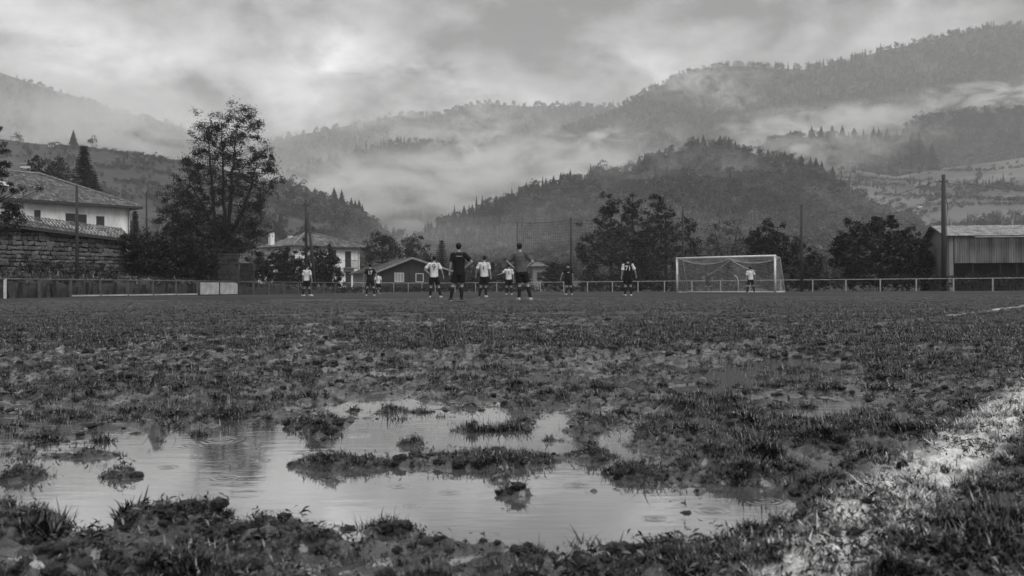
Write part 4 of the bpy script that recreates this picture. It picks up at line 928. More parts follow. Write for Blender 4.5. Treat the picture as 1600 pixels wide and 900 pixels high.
# --- second white house
def house_mid():
    c0 = Vector((GX(461, 120), 120, 0)); P1 = Vector((GX(562, 127), 127, 0)); M, L = frame_of(c0, P1); r = empty('white_house'); r.matrix_world = M
    tag(r, 'white two storey house with balcony behind the dark bushes', 'house'); Dp = 8.6; E = zat(386, 520, 124); e = .75
    MB().box(0, L, 0, Dp, 0, E).build('wall', m_plaster2, r); rz = 1.95
    a, b, c, d = (-e, -e, E), (L + e, -e, E), (L + e, Dp + e, E), (-e, Dp + e, E); t0, t1 = (L * .40, Dp/2, E + rz), (L * .56, Dp/2, E + rz)
    u = MB(); u.quad(a, b, t1, t0); u.quad(c, d, t0, t1); u.tri(b, c, t1); u.tri(d, a, t0); u.quad(a, d, c, b)
    tl = MB(); tile_slope(tl, a, b, t1, t0, .27, .45); tile_slope(tl, d, a, t0, t0, .27, .45); roof_part(r, u, tl, m_under, m_tile)
    for q in (a, b): MB().tube([Vector(q) + Vector((0, 0, .06)), Vector(t0 if q == a else t1) + Vector((0, 0, .12))], .13, 6).build('hip_tiles', m_cap, r)
    eb = MB(); eb.box(-e, L + e, -e - .02, -e + .06, E - .14, E - .01); eb.build('fascia', m_eave, r); MB().box(-e - .02, -e + .06, -e + .08, Dp + e, E - .14, E - .01).build('fascia', m_eave, r)
    def fx(px): return face_x(c0, P1, px)
    dz = lambda py: zat(py, 540, 125.3)
    opening(r, fx(540), fx(548), dz(417), dz(393.5), fr=True, shut=True, name='balcony_door', mf=m_eave); opening(r, fx(540.5), fx(548), 0.2, dz(425), fr=True, shut=True, name='door', mf=m_eave); opening(r, fx(515.5), fx(524.5), dz(412), dz(392), fr=True, shut=True, mf=m_eave)
    x0, x1 = fx(536.5), fx(553.5); z0 = dz(418); bal = MB().box(x0, x1, -.9, -.003, z0 - .16, z0).build('balcony', m_conc, r)
    rb = MB()
    for t in np.linspace(0, 1, 12): xx = x0 + .04 + (x1 - x0 - .08) * t; rb.box(xx - .012, xx + .012, -.88, -.85, z0, z0 + .95)
    rb.box(x0, x1, -.89, -.84, z0 + .95, z0 + 1.0); rb.box(x0, x0 + .04, -.84, 0, z0 + .95, z0 + 1.0); rb.box(x1 - .04, x1, -.84, 0, z0 + .95, z0 + 1.0); rb.build('balustrade', m_eave, bal)
    MB().tube([(L - .25, -.1, 0), (L - .25, -.1, E - .7), (L + .5, -.6, E - .1)], .05, 6).build('downpipe', m_conc, r)
    for y in (2.0, 4.6): MB().box(-.05, .1, y, y + .9, 3.6, 5.0).build('window', m_shutter, r)
    for (xx, yy, h) in ((-.1, 6.0, 1.3), (3.0, 6.3, 1.0)):
        ch = MB().box(xx - .3, xx + .3, yy - .3, yy + .3, E + .3, E + h + .75).build('chimney', m_plaster, r); MB().box(xx - .38, xx + .38, yy - .38, yy + .38, E + h + .75, E + h + .87).build('chimney_cap', m_eave, ch)
house_mid()

# --- dark gabled shed
def shed():
    a = Vector((GX(593, 102), 102, 0)); b = Vector((GX(701, 102.5), 102.5, 0)); M, L = frame_of(a, b); r = empty('gabled_shed'); r.matrix_world = M
    tag(r, 'low grey gabled shed with two white framed windows', 'shed'); E = zat(424.5, 593, 102); A = zat(405, 643, 102); xr = face_x(a, b, 643); Dp = 17
    Mi = M.inverted(); back = Mi @ Vector((GX(553, 118), 118, 0)); sk = back.x / back.y       # the shed runs back to the left
    def q(x, y, z): return Vector((x + sk * y, y, z))
    w = MB(); w.v = [tuple(q(0, 0, 0)), tuple(q(L, 0, 0)), tuple(q(L, 0, E)), tuple(q(xr, 0, A)), tuple(q(0, 0, E)), tuple(q(0, Dp, 0)), tuple(q(0, Dp, E)), tuple(q(L, Dp, 0)), tuple(q(L, Dp, E)), tuple(q(xr, Dp, A))]
    w.f = [(0, 1, 2, 3, 4), (1, 7, 8, 2), (7, 5, 6, 9, 8)]; w.build('gable_wall', m_shed, r)
    s_ = MB(); s_.quad(q(-.01, 0, 0), q(-.01, Dp, 0), q(-.01, Dp, E), q(-.01, 0, E)); s_.build('side_wall', mat('grey_side_wall', .22, .9, .3, 1), r)
    e = .5; sl = (A - E) / xr; sr_ = (A - E) / (L - xr); rf = MB()
    for (x0, z0, x1, z1) in ((-e, E - sl * e, xr, A), (L + e, E - sr_ * e, xr, A)):
        rf.quad(q(x0, -e, z0 + .06), q(x1, -e, z1 + .06), q(x1, Dp, z1 + .06), q(x0, Dp, z0 + .06)); rf.quad(q(x0, -e, z0 + .18), q(x1, -e, z1 + .18), q(x1, Dp, z1 + .18), q(x0, Dp, z0 + .18))
        rf.quad(q(x0, -e, z0 + .06), q(x0, -e, z0 + .18), q(x0, Dp, z0 + .18), q(x0, Dp, z0 + .06))
    rf.build('roof', mat('flat_grey_roofing', .07, .85, .25, 2), r)
    tl = MB(); tile_slope(tl, q(-e, -e, E - sl * e + .2), q(-e, Dp, E - sl * e + .2), q(xr, Dp, A + .2), q(xr, -e, A + .2), .3, .5); o = tl.build('roof_tiles', mat('dull_roof_tile', .07, .9, .4, 3, attr='tone'), r); tag(o, kind='stuff'); tile_tone(o)
    bb = MB(); 
    for (x0, z0, x1, z1) in ((-e, E - sl * e, xr, A), (xr, A, L + e, E - sr_ * e)): bb.quad(q(x0, -e - .02, z0 + .02), q(x1, -e - .02, z1 + .02), q(x1, -e - .02, z1 + .24), q(x0, -e - .02, z0 + .24))
    bb.build('bargeboard', mat('pale_bargeboard', .26, .8, .3, 3), r)
    opening(r, face_x(a, b, 617.5), face_x(a, b, 630.5), zat(439.5, 620, 102), zat(427, 620, 102), shut=False, y=-.03, bars=2, glass=mat('curtained_glass', .3, .3)); opening(r, face_x(a, b, 650.5), face_x(a, b, 661), zat(440, 650, 102), zat(428, 650, 102), shut=False, y=-.03)
    MB().tube([(face_x(a, b, 641), -.08, 1.5), (face_x(a, b, 641), -.08, A - .2)], .06, 6).build('flue', m_eave, r); MB().tube([(L + .5, -.4, 0), (L + .5, -.4, E)], .08, 6).build('corner_post', m_frame, r)
shed()

# --- corrugated barn at the right
def corrugated(mb, P0, ux, uz, w, h, pitch=.18, amp=.035, n=None):
    n = n or Vector(ux).cross(Vector(uz)); N_ = int(w / pitch * 2); pts = [(Vector(P0) + Vector(ux) * (w * i / N_) + n * (amp if i % 2 else 0)) for i in range(N_ + 1)]
    for p, q in zip(pts[:-1], pts[1:]): mb.quad(p, q, q + Vector(uz) * h, p + Vector(uz) * h)
def barn():
    a = Vector((GX(1483, 70), 70, 0)); b = Vector((GX(1760, 69), 69, 0)); M, L = frame_of(a, b); r = empty('barn'); r.matrix_world = M; tag(r, 'corrugated barn with dark open front at the right edge', 'barn')
    E = zat(367, 1484, 70); Ar = zat(353, 1463, 73.4); y1 = 3.4; bk = M.inverted() @ Vector((GX(1449.5, 76), 76, 0)); y2 = bk.y; x2 = bk.x; Eb = zat(377, 1449, 76); sk = x2 / y2
    g = MB(); g.v = [(0, 0, 0), (x2, y2, 0), (x2, y2, Eb), (sk * y1, y1, Ar), (0, 0, E)]; g.f = [(0, 4, 3, 2, 1)]; g.build('gable_wall', m_barnwall, r)
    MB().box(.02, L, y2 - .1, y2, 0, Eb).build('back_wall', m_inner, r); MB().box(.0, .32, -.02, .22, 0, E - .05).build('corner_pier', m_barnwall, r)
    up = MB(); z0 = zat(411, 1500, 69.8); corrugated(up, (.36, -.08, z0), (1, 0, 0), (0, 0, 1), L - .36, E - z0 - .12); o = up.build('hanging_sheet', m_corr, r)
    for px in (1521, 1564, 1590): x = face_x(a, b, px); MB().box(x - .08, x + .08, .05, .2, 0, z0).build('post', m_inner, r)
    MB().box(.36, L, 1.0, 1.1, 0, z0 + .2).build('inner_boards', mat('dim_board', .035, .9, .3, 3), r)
    rf = MB(); v = Vector((sk * y1, y1, Ar)) - Vector((0, 0, E)); e = .35; vn_ = v.normalized(); P0 = Vector((0, 0, E)) - vn_ * e; ridge = Vector((0, 0, E)) + v
    N_ = int(L / .12)
    for i in range(N_):
        x = -.45 + i * .12; j = .03 if i % 2 else -.01; k = .03 if not i % 2 else -.01; jj = random.uniform(-.015, .015)
        rf.quad(P0 + Vector((x, 0, j + jj)), P0 + Vector((x + .12, 0, k + jj)), ridge + Vector((x + .12, 0, k)), ridge + Vector((x, 0, j)))
    bkv = Vector((x2, y2, Eb)); rf.quad(ridge + Vector((-.45, 0, 0)), ridge + Vector((L, 0, 0)), bkv + Vector((L, .4, -.2)), bkv + Vector((-.45, .4, -.2)))
    rf.build('roof', m_corr_roof, r)
    ft = MB(); ft.box(face_x(a, b, 1519), L, -.75, -.42, E - .24, E - .17); ft.build('gutter_board', m_concl, r)
    MB().tube([P0 + Vector((-.45, 0, -.03)), ridge + Vector((-.45, 0, -.03)), bkv + Vector((-.45, .4, -.2))], .06, 6).build('verge_board', m_eave, r)
barn()
# --- small pale building seen past the grey-shirted player, low hut behind the net pole
def plain_house(px0, px1, pyE, pyR, D, label, m_=m_plaster2):
    x0, x1 = GX(px0, D), GX(px1, D); E = zat(pyE, px0, D); Rz = zat(pyR, px0, D); r = empty('small_house', (x0, D, 0)); tag(r, label, 'house'); w = x1 - x0
    MB().box(0, w, 0, 6, 0, E).build('wall', m_, r); a, b, c, d = (-.5, -.5, E), (w + .5, -.5, E), (w + .5, 6.5, E), (-.5, 6.5, E); t0, t1 = (w * .15, 3, Rz), (w * .6, 3, Rz); u = MB(); u.quad(a, b, t1, t0); u.quad(c, d, t0, t1); u.tri(b, c, t1); u.tri(d, a, t0); u.quad(a, d, c, b); u.build('roof', m_farroof, r)
    MB().box(w * .3, w * .3 + .8, -.03, .05, E * .45, E * .45 + 1.1).build('window', m_shutter, r)
plain_house(833, 853, 416, 409, 140, 'small pale house between the grey shirted player and the net pole', mat('dull_render', .26, .9, .2, 1))
plain_house(619, 645, 392, 382, 210, 'pale gabled house among trees above the grey shed')
plain_house(403, 420, 399, 395, 118, 'small pale outbuilding at the left of the second house')
# --- rubble bank along the left fence
def bank():
    ts = np.linspace(-14, 40, 260); offs = [.35, .5, .75, 1.6, 3.2, 5.5, 8, 12, 18, 30]; V = []
    for t in ts:
        x, y = lp(LB, LD, t); fall = np.interp(t, [-14, 12, 20, 30, 40], [1, 1, .85, .5, .3])
        zz = [-.1, .70, .86, 1.0, 1.12, 1.35, 1.5, 1.6, 1.6, 1.2]
        for o_, z in zip(offs, zz):
            jx = .12 * float(fbm(np.array([t / 1.3]), np.array([o_ + 3.]), 3, 50)); V.append((x - LD[1] * (o_ + jx), y + LD[0] * (o_ + jx), z * fall + (.22 * float(fbm(np.array([t / 1.1]), np.array([o_ / 1.1]), 3, 51)) if z > 0 else 0)))
    n = len(offs); i = np.arange(len(ts) - 1)[:, None] * n + np.arange(n - 1); Fc = np.stack([i, i + 1, i + n + 1, i + n], -1).reshape(-1, 4)
    o = link('grass_bank', np_mesh('grass_bank', V, Fc, True), m_bank); tag(o, kind='structure'); return o
bank()
def bank_z(t, off): return float(np.interp(off, [.35, .5, .75, 1.6, 3.2, 5.5, 8, 12], [0, .7, .86, 1.0, 1.12, 1.35, 1.5, 1.6]) * np.interp(t, [-14, 12, 20, 30, 40], [1, 1, .85, .5, .3]))
def rubble():
    rg = np.random.default_rng(12); V = []; mb = MB(); ms = MB()
    for k in range(46):
        t = -8 + 27 * k / 46; x, y = lp(LB, LD, t); o_ = .22 + .1 * rg.random(); h = rg.uniform(.35, .85); w = rg.uniform(.12, .4)
        r = MB().box(-w/2, w/2, -.05, .05, 0, h, jit=.03).build('stone_slab', m_slab if k % 4 else m_mortar, None, loc=(x - LD[1] * o_, y + LD[0] * o_, 0)); r.rotation_euler = (rg.normal() * .06, rg.normal() * .1, math.atan2(LD[1], LD[0]) + rg.normal() * .15)
        tag(r, '%s rough upright slab from the left facing the bank behind the left fence' % ORD[k], 'slab', 'upright slabs behind the left fence')
    P = []; S_ = []
    for k in range(1500):
        t = rg.uniform(-10, 26); 
        if rg.random() < .5: o_ = rg.uniform(5.2, 8); 
        else: o_ = rg.uniform(.6, 4.5) if (8 < t < 19) else rg.uniform(5, 8)
        x, y = lp(LB, LD, t); P.append((x - LD[1] * o_, y + LD[0] * o_, bank_z(t, o_) + .03)); S_.append(.05 + .16 * rg.random() ** 2)
    T = []
    for k in range(5):
        bm = bmesh.new(); bmesh.ops.create_icosphere(bm, subdivisions=1, radius=1)
        for v in bm.verts: v.co *= 1 + random.uniform(-.3, .3); v.co.z *= .7
        me = bpy.data.meshes.new('rubble'); bm.to_mesh(me); bm.free(); T.append(tmpl(me, m_stone))
    P = np.array(P); gn_scatter('rubble', T, P, rg.uniform(0, 6.28, len(P)), np.array(S_), rg.integers(0, 5, len(P)))
    n = 9000; t = rg.uniform(-14, 40, n); o_ = rg.uniform(.5, 9, n); x = LB[0] + LD[0] * t - LD[1] * o_; y = LB[1] + LD[1] * t + LD[0] * o_; z = np.array([bank_z(a, b) for a, b in zip(t, o_)])
    TT = [tmpl(tuft_mesh(80 + k, 22, .12, .16, .012), m_grass) for k in range(5)]; gn_scatter('bank_grass', TT, np.stack([x, y, z], 1), rg.uniform(0, 6.28, n), rg.uniform(.7, 1.7, n), rg.integers(0, 5, n))
rubble()
# ------------------------------------------------------------------ trees and shrubs near the pitch
m_bark = mat('wet_bark', .03, .85, .4, 4, bump=.5, stretch=(4, 4, .8))
m_leafd = mat('dark_leaf', .014, .55, .4, 1.5, spec=.35, attr='tone')
m_leafm = mat('grey_leaf', .030, .55, .4, 1.5, spec=.35, attr='tone')
m_ivy = mat('ivy_leaf', .013, .5, .4, 2, spec=.4, attr='tone')
def clump_fill(rows, D, n, depth, rg, rad, edge=.5):
    """points inside an outline given as pixel rows (y, xl, xr) at distance D, with real depth"""
    ys = np.array([q[0] for q in rows], float); xl = np.array([q[1] for q in rows], float); xr = np.array([q[2] for q in rows], float)
    area = (xr - xl); out = []
    cdf = np.cumsum(np.interp(np.linspace(ys[0], ys[-1], 200), ys, area)); cdf /= cdf[-1]; yy = np.linspace(ys[0], ys[-1], 200)
    for _ in range(n):
        y = np.interp(rg.random(), cdf, yy); a = np.interp(y, ys, xl); b = np.interp(y, ys, xr); u = rg.random() * 2 - 1
        if rg.random() < edge: u = np.sign(u) * abs(u) ** .5
        half = (b - a) / 2 / F * D; x = (a + b) / 2 + u * max((b - a) / 2 - rad / D * F * .6, 0)
        dd = rg.uniform(-1, 1) * math.sqrt(max(0, 1 - u * u)) * min(half, depth); j = .38 * rad / .45; p = W3(x, y + rad / D * F * .3, D + dd); out.append((p.x + rg.normal() * j, p.y + rg.normal() * j, p.z + rg.normal() * j))
    return np.array(out)
def foliage(Pc, per, rad, leaf, rg, squash=.75, tonev=.35):
    n = len(Pc); k = np.repeat(np.arange(n), per); d = rg.normal(size=(n * per, 3)) * .5; d[:, 2] *= squash
    rr = rad * rg.uniform(.45, 1.15, n); P = Pc[k] + d * rr[k][:, None]; V, Fc = quads_at(P, leaf, rg, .6, .15, .3)
    tone = np.repeat(np.clip(np.exp(.35 * rg.normal(size=n))[k] * (1 + tonev * rg.normal(size=n * per)), .3, 3.2), 4)
    return V, Fc, tone
def px_tree(name, label, cat, D, rows, base_px, nclump, rad, leaf, per, mleaf, stems=None, depth=3.5, seed=0, trunk_r=.2, z0=0, limb=True, edge=.5, group=None, crown='crown', limb_r=.035):
    rg = np.random.default_rng(300 + seed); base = Vector((GX(base_px, D), D, z0)); r = empty(name, base); tag(r, label, cat, group)
    Pc = clump_fill(rows, D, nclump, depth, rg, rad, edge); b = np.array(base)
    Pc[:, 2] = np.maximum(Pc[:, 2], z0 + .1)
    V, Fc, tone = foliage(Pc, per, rad, leaf, rg); link(crown, np_mesh(crown, V - b, Fc, attr={'tone': tone}), mleaf, r)['kind'] = 'stuff'
    tb = MB(); sp = []
    if stems is None: stems = [[(base_px, None), (base_px, rows[0][0] + 8)]]
    for st in stems:
        pts = []
        for k, q in enumerate(st):
            dd = D + (q[2] if len(q) > 2 else 0); p = Vector((GX(q[0], dd), dd, z0 - .3)) if q[1] is None else W3(q[0], q[1], dd); pts.append(p - base)
        fine = []
        for a, c in zip(pts[:-1], pts[1:]):
            for t in np.linspace(0, 1, 7)[:-1]: fine.append(a + (c - a) * t + Vector((rg.normal() * .03, rg.normal() * .03, 0)))
        fine.append(pts[-1]); n = len(fine); rads = [max(trunk_r * (1 - k / n) ** .8, .03) for k in range(n)]
        tb.tube(fine, rads, 8); sp += [(f, q) for f, q in zip(fine, rads)]
    tb.build('trunk', m_bark, r, True)
    if limb:
        lb = MB(); S_ = np.array([tuple(f) for f, _ in sp])
        for p in (Pc - b)[::2 if len(Pc) < 400 else 4]:
            dz = p[2] - S_[:, 2]; dd = np.linalg.norm(S_ - p, axis=1) + np.where(dz < .15 * np.linalg.norm(S_[:, :2] - p[:2], axis=1), 30, 0); i = int(np.argmin(dd)); a = Vector(S_[i]); c = Vector(p)
            mid = a + (c - a) * .5 + Vector((rg.normal() * .1, rg.normal() * .1, -.12 * (c - a).length)); lb.tube([a, mid, c], [limb_r * 1.3, limb_r, limb_r * .35], 4, False)
        lb.build('limbs', m_bark, r)['kind'] = 'stuff'
    return r
big = [(166, 352, 386), (172, 335, 392), (180, 318, 394), (187, 310, 408), (205, 306, 407), (216, 300, 404), (227, 296, 424), (238, 286, 428), (249, 279, 430), (262, 277, 432), (274, 271, 437), (285, 275, 432), (296, 260, 420), (318, 253, 418), (340, 248, 408), (362, 250, 418), (384, 262, 412), (398, 290, 380)]
px_tree('tall_open_tree', 'tall open crowned tree with several stems beside the white house', 'tree', 68, big, 343, 560, .46, .08, 80, m_leafd,
        stems=[[(343, None), (343, 392), (338, 360), (333, 320), (330, 270), (327, 232), (322, 200)], [(346, None), (347, 385), (350, 340), (349, 290), (348, 240), (346, 195)], [(349, None), (353, 385), (359, 335), (362, 290), (366, 240), (372, 190)], [(345, 395), (330, 350, 1), (315, 318, 1.5), (296, 285, 2)], [(352, 380), (372, 345, -1), (390, 300, -1.5), (402, 255, -2)], [(340, 390), (315, 365, -1), (290, 335, -1.5)]],
        depth=3.6, seed=1, trunk_r=.21, z0=1.4, edge=.22, limb_r=.022)
low = [(300, 262, 285), (318, 255, 300), (335, 250, 330), (350, 255, 345), (370, 250, 400), (385, 262, 415), (395, 275, 400), (404, 290, 370)]
px_tree('leafy_undergrowth', 'grey leafy undergrowth massed round the foot of the tall open tree', 'bush', 69.5, low, 335, 95, .42, .12, 45, m_leafm, depth=2.5, seed=2, trunk_r=.08, z0=1.4)
px_tree('tall_bush', 'dark rounded bush under the left side of the tall open tree', 'bush', 72, [(340, 280, 300), (355, 262, 320), (375, 255, 330), (395, 258, 335), (410, 270, 335)], 290, 45, 0.45, 0.132, 45, m_leafd, depth=2.5, seed=3, trunk_r=.1, z0=1)
# trees behind the goal
px_tree('leafy_tree', 'tall dark tree with a pointed top left of the pair behind the pitch', 'tree', 95, [(303, 950, 958), (312, 944, 962), (330, 930, 968), (338, 935, 970), (350, 922, 978), (362, 908, 985), (380, 902, 988), (395, 897, 990), (412, 908, 992), (428, 905, 992), (445, 912, 990)], 955, 210, 0.48, 0.176, 45, m_leafm, depth=3.5, seed=4, trunk_r=.2, z0=0)
px_tree('leafy_tree', 'narrow dark tree with a pointed top above the vest wearing player', 'tree', 96.5, [(306, 980, 989), (318, 977, 994), (335, 973, 998), (345, 972, 1004), (365, 968, 1010), (390, 968, 1012), (445, 972, 1010)], 988, 130, 0.47, 0.176, 45, m_leafm, depth=2.5, seed=5, trunk_r=.18)
px_tree('leafy_tree', 'broad dark tree with three points just left of the goal', 'tree', 95, [(312, 1020, 1031), (318, 1017, 1034), (322, 1016, 1055), (330, 1012, 1060), (345, 1008, 1075), (362, 1002, 1085), (385, 998, 1092), (410, 998, 1096), (445, 1002, 1095)], 1040, 240, 0.48, 0.176, 45, m_leafm, depth=3.5, seed=6, trunk_r=.2)
px_tree('sparse_tree', 'pale sparse tree directly above the goal crossbar', 'tree', 99, [(343, 1122, 1150), (352, 1110, 1160), (370, 1100, 1172), (395, 1095, 1178), (420, 1095, 1178), (445, 1100, 1175)], 1137, 120, 0.43, 0.143, 30, mat('pale_thin_leaf', .085, .6, .4, 1.5, attr='tone'), stems=[[(1137, None), (1137, 400), (1134, 350)], [(1137, 420), (1148, 380), (1153, 352)], [(1137, 420), (1122, 385), (1116, 355)]], depth=2.5, seed=7, trunk_r=.12)
px_tree('leafy_tree', 'dark broad tree behind the right post of the goal', 'tree', 80, [(347, 1190, 1202), (354, 1184, 1212), (362, 1172, 1232), (375, 1168, 1250), (388, 1170, 1262), (400, 1174, 1284), (415, 1180, 1292), (445, 1185, 1292)], 1215, 230, 0.39, 0.154, 45, m_leafd, depth=3, seed=8, trunk_r=.18)
px_tree('leafy_tree', 'wide dark leafy tree between the slim pole and the barn', 'tree', 74, [(347, 1350, 1392), (355, 1335, 1398), (362, 1322, 1408), (370, 1312, 1430), (380, 1306, 1446), (395, 1298, 1456), (412, 1300, 1458), (425, 1310, 1455), (440, 1318, 1450)], 1375, 330, 0.39, 0.165, 45, m_leafd, depth=3.2, seed=9, trunk_r=.2)
px_tree('sparse_tree', 'thin twigged sapling poking above the right side of the wide dark tree', 'tree', 74, [(354, 1408, 1412), (362, 1406, 1428), (372, 1404, 1440), (385, 1402, 1448)], 1420, 26, 0.27, 0.143, 25, m_leafd, depth=1, seed=10, trunk_r=.06)
# left side
px_tree('leafy_tree', 'dark overhanging tree cut off by the left picture edge', 'tree', 48, [(203, -90, 4), (215, -90, 8), (228, -90, 4), (244, -90, 14), (252, -90, 26), (262, -90, 10), (285, -90, 12), (300, -90, 42), (315, -90, 55), (328, -90, 54), (340, -90, 36), (350, -90, 20)], -60, 120, .28, .085, 60, m_leafd, depth=2.5, seed=11, trunk_r=.2, z0=1.3, edge=.3)
px_tree('leafy_tree', 'leftmost grey tree showing over the roof ridge of the big house', 'tree', 125, [(249, 52, 66), (258, 46, 72), (272, 42, 78), (300, 42, 80)], 60, 60, 0.62, 0.220, 40, m_leafm, depth=3, seed=12, z0=0, edge=.3)
px_tree('leafy_tree', 'small grey tree over the roof between the leftmost tree and dark fir', 'tree', 125, [(252, 84, 96), (262, 80, 102), (275, 76, 108), (300, 76, 112)], 92, 55, 0.62, 0.220, 40, m_leafm, depth=3, seed=13, z0=0, edge=.3)
def big_conifer(px, top, bot, D, label, wpx, seed, lev=26, per=11):
    t = W3(px, top, D); zb = zat(bot, px, D); h = t.z - zb; r = empty('fir_tree', (t.x, t.y, zb)); tag(r, label, 'tree'); rg = np.random.default_rng(seed); Rr = wpx / 2 / F * D
    V = []; base = []
    for k in range(lev):
        f = k / lev; z = h * (.04 + .96 * f); rr = Rr * 1.15 * (1 - f) ** .8 * rg.uniform(.75, 1.15) + .06
        for j in range(per):
            a = 6.283 * j / per + k * 1.1 + rg.normal() * .2; q = rr * rg.uniform(.65, 1.1)
            for s_ in np.linspace(.15, 1, 7): V.append((math.cos(a) * q * s_, math.sin(a) * q * s_, z - q * .3 * s_ + .15 * q * s_ ** 2))
    P = np.array(V); vv, ff, tone = foliage(P, 9, .24 * Rr / 2.2, .12, rg, .4, .3); link('crown', np_mesh('crown', vv, ff, attr={'tone': tone}), m_leafd, r)['kind'] = 'stuff'
    MB().tube([(0, 0, -1), (0, 0, h * .5), (0, 0, h)], [.25, .15, .03], 8).build('trunk', m_bark, r, True)
big_conifer(131, 226, 330, 118, 'dark pointed fir rising behind the big tiled roof', 54, 1)
big_conifer(148, 270, 330, 116, 'lower dark fir leaning on the right side of the pointed fir', 26, 2, 16)
big_conifer(211, 328, 395, 100, 'dark narrow fir at the right corner of the big white house', 22, 3, 18)
big_conifer(262, 352, 400, 105, 'small dark fir left of the tall open tree', 26, 8, 14)
big_conifer(690, 374, 434, 135, 'dark egg shaped conifer left of the referee', 28, 4, 18)
# bushes round the second house
px_tree('tall_bush', 'tall slim dark bush touching the roof of the second house', 'bush', 92, [(373, 484, 492), (382, 478, 498), (395, 474, 502), (415, 470, 505), (445, 470, 505)], 488, 60, 0.43, 0.154, 45, m_leafd, depth=1.5, seed=14, trunk_r=.1)
px_tree('round_bush', 'dark rounded bush hiding the lower wall of the second house', 'bush', 89, [(392, 508, 518), (400, 498, 526), (410, 492, 532), (425, 490, 535), (445, 492, 532)], 514, 110, 0.39, 0.143, 50, m_leafd, depth=2.2, seed=15, trunk_r=.1)
px_tree('round_bush', 'dark bush between the leaning pole and the tall slim bush', 'bush', 88, [(392, 440, 462), (400, 434, 475), (412, 430, 484), (430, 430, 492), (447, 430, 495)], 458, 130, 0.39, 0.143, 50, m_leafd, depth=2.2, seed=16, trunk_r=.1)
px_tree('round_bush', 'dark ragged bush in front of the left wing of the second house', 'bush', 86, [(388, 404, 412), (396, 400, 430), (408, 396, 440), (425, 398, 440)], 418, 60, 0.35, 0.132, 45, m_leafd, depth=1.8, seed=17, trunk_r=.1)
px_tree('hedge', 'long low dark hedge running right from the ruined stone pillar', 'hedge', 82, [(412, 400, 450), (418, 396, 470), (432, 400, 478), (444, 420, 500)], 440, 90, 0.31, 0.121, 50, m_leafd, depth=1.2, seed=18, trunk_r=.05, limb=False)
px_tree('pollard_tree', 'pollarded tree with pale leaf tufts behind the grey shed', 'tree', 112, [(362, 590, 606), (372, 580, 612), (385, 570, 622), (398, 566, 626), (408, 572, 622)], 598, 90, 0.47, 0.176, 27, m_leafm, stems=[[(598, None), (598, 400), (597, 370)], [(598, 402), (582, 385)], [(598, 402), (615, 384)]], depth=2, seed=19, trunk_r=.2, edge=.6, limb_r=.06)
px_tree('leafy_tree', 'grey spreading tree right of the pollarded tree', 'tree', 128, [(374, 630, 655), (384, 620, 662), (398, 612, 668), (415, 610, 668)], 640, 90, 0.62, 0.220, 30, m_leafm, depth=3, seed=20, trunk_r=.2)
px_tree('round_bush', 'grey bush between the white shirted player and the net pole', 'bush', 110, [(404, 780, 800), (415, 762, 815), (428, 740, 830), (445, 720, 832)], 790, 110, 0.47, 0.176, 30, m_leafm, depth=3, seed=21, trunk_r=.1)
px_tree('round_bush', 'dark shrub below the net pole beside the small pale house', 'bush', 100, [(412, 866, 876), (420, 852, 884), (430, 846, 892), (445, 844, 898)], 868, 70, 0.39, 0.154, 35, m_leafd, depth=2, seed=22, trunk_r=.1)
px_tree('round_bush', 'grey bushes between the referee and the egg shaped conifer', 'bush', 125, [(405, 705, 720), (415, 700, 750), (430, 698, 760), (446, 698, 765)], 730, 80, 0.47, 0.176, 30, m_leafm, depth=3, seed=23, trunk_r=.1)
# ivy over the wall
px_tree('ivy', 'dark ivy hanging over the wall just right of the white house', 'ivy', 59.6, [(371, 188, 215), (376, 182, 262), (384, 192, 266), (400, 200, 266), (420, 206, 266), (430, 215, 266)], 235, 330, .34, .085, 60, m_ivy, depth=.4, seed=24, trunk_r=.04, limb=False, z0=1.0, edge=.1)
px_tree('ivy', 'dense dark ivy mass on the wall below the tall open tree', 'ivy', 62.4, [(376, 250, 300), (386, 250, 330), (400, 250, 342), (420, 250, 342), (430, 250, 340)], 300, 380, .34, .085, 60, m_ivy, depth=.4, seed=25, trunk_r=.04, limb=False, z0=1.0, edge=.1)
o = MB().box(0, 6.2, -.1, .3, 0, 2.7).build('garden_wall', m_mortar, None, loc=(GX(196, 60.5), 60.5, 0)); o.rotation_euler.z = math.atan2(64.5 - 60.5, GX(342, 64.5) - GX(196, 60.5)); tag(o, 'old rough garden wall under the dark ivy', 'wall')
# hedge and rough grass behind the right fence
def long_hedge(label, t0, t1, off, h, seed, m_=None, gap=.22):
    rg = np.random.default_rng(seed); P = []
    for t in np.arange(t0, t1, gap):
        for _ in range(3):
            x, y = lp(RB, RD, t); o_ = off + rg.uniform(0, 1.0); hh = h * (1 + .25 * float(fbm(np.array([t / 3]), np.array([1.]), 3, seed))); P.append((x - RD[1] * o_, y + RD[0] * o_, rg.uniform(.12, 1) * hh))
    P = np.array(P); b = P[0].copy(); b[2] = 0; V, Fc, tone = foliage(P, 26, .28, .085, rg, .7, .35)
    r = empty('hedge', b); tag(r, label, 'hedge'); link('foliage', np_mesh('foliage', V - b, Fc, attr={'tone': tone}), m_ or m_leafd, r)['kind'] = 'stuff'
long_hedge('low dark hedge behind the white fence left of the goal', -32, -12, .8, .95, 61)
long_hedge('low dark hedge behind the goal', -12, 0, .8, 1.05, 62)
long_hedge('low dark hedge behind the white fence in front of the barn', 0, 20, .8, 1.15, 63)
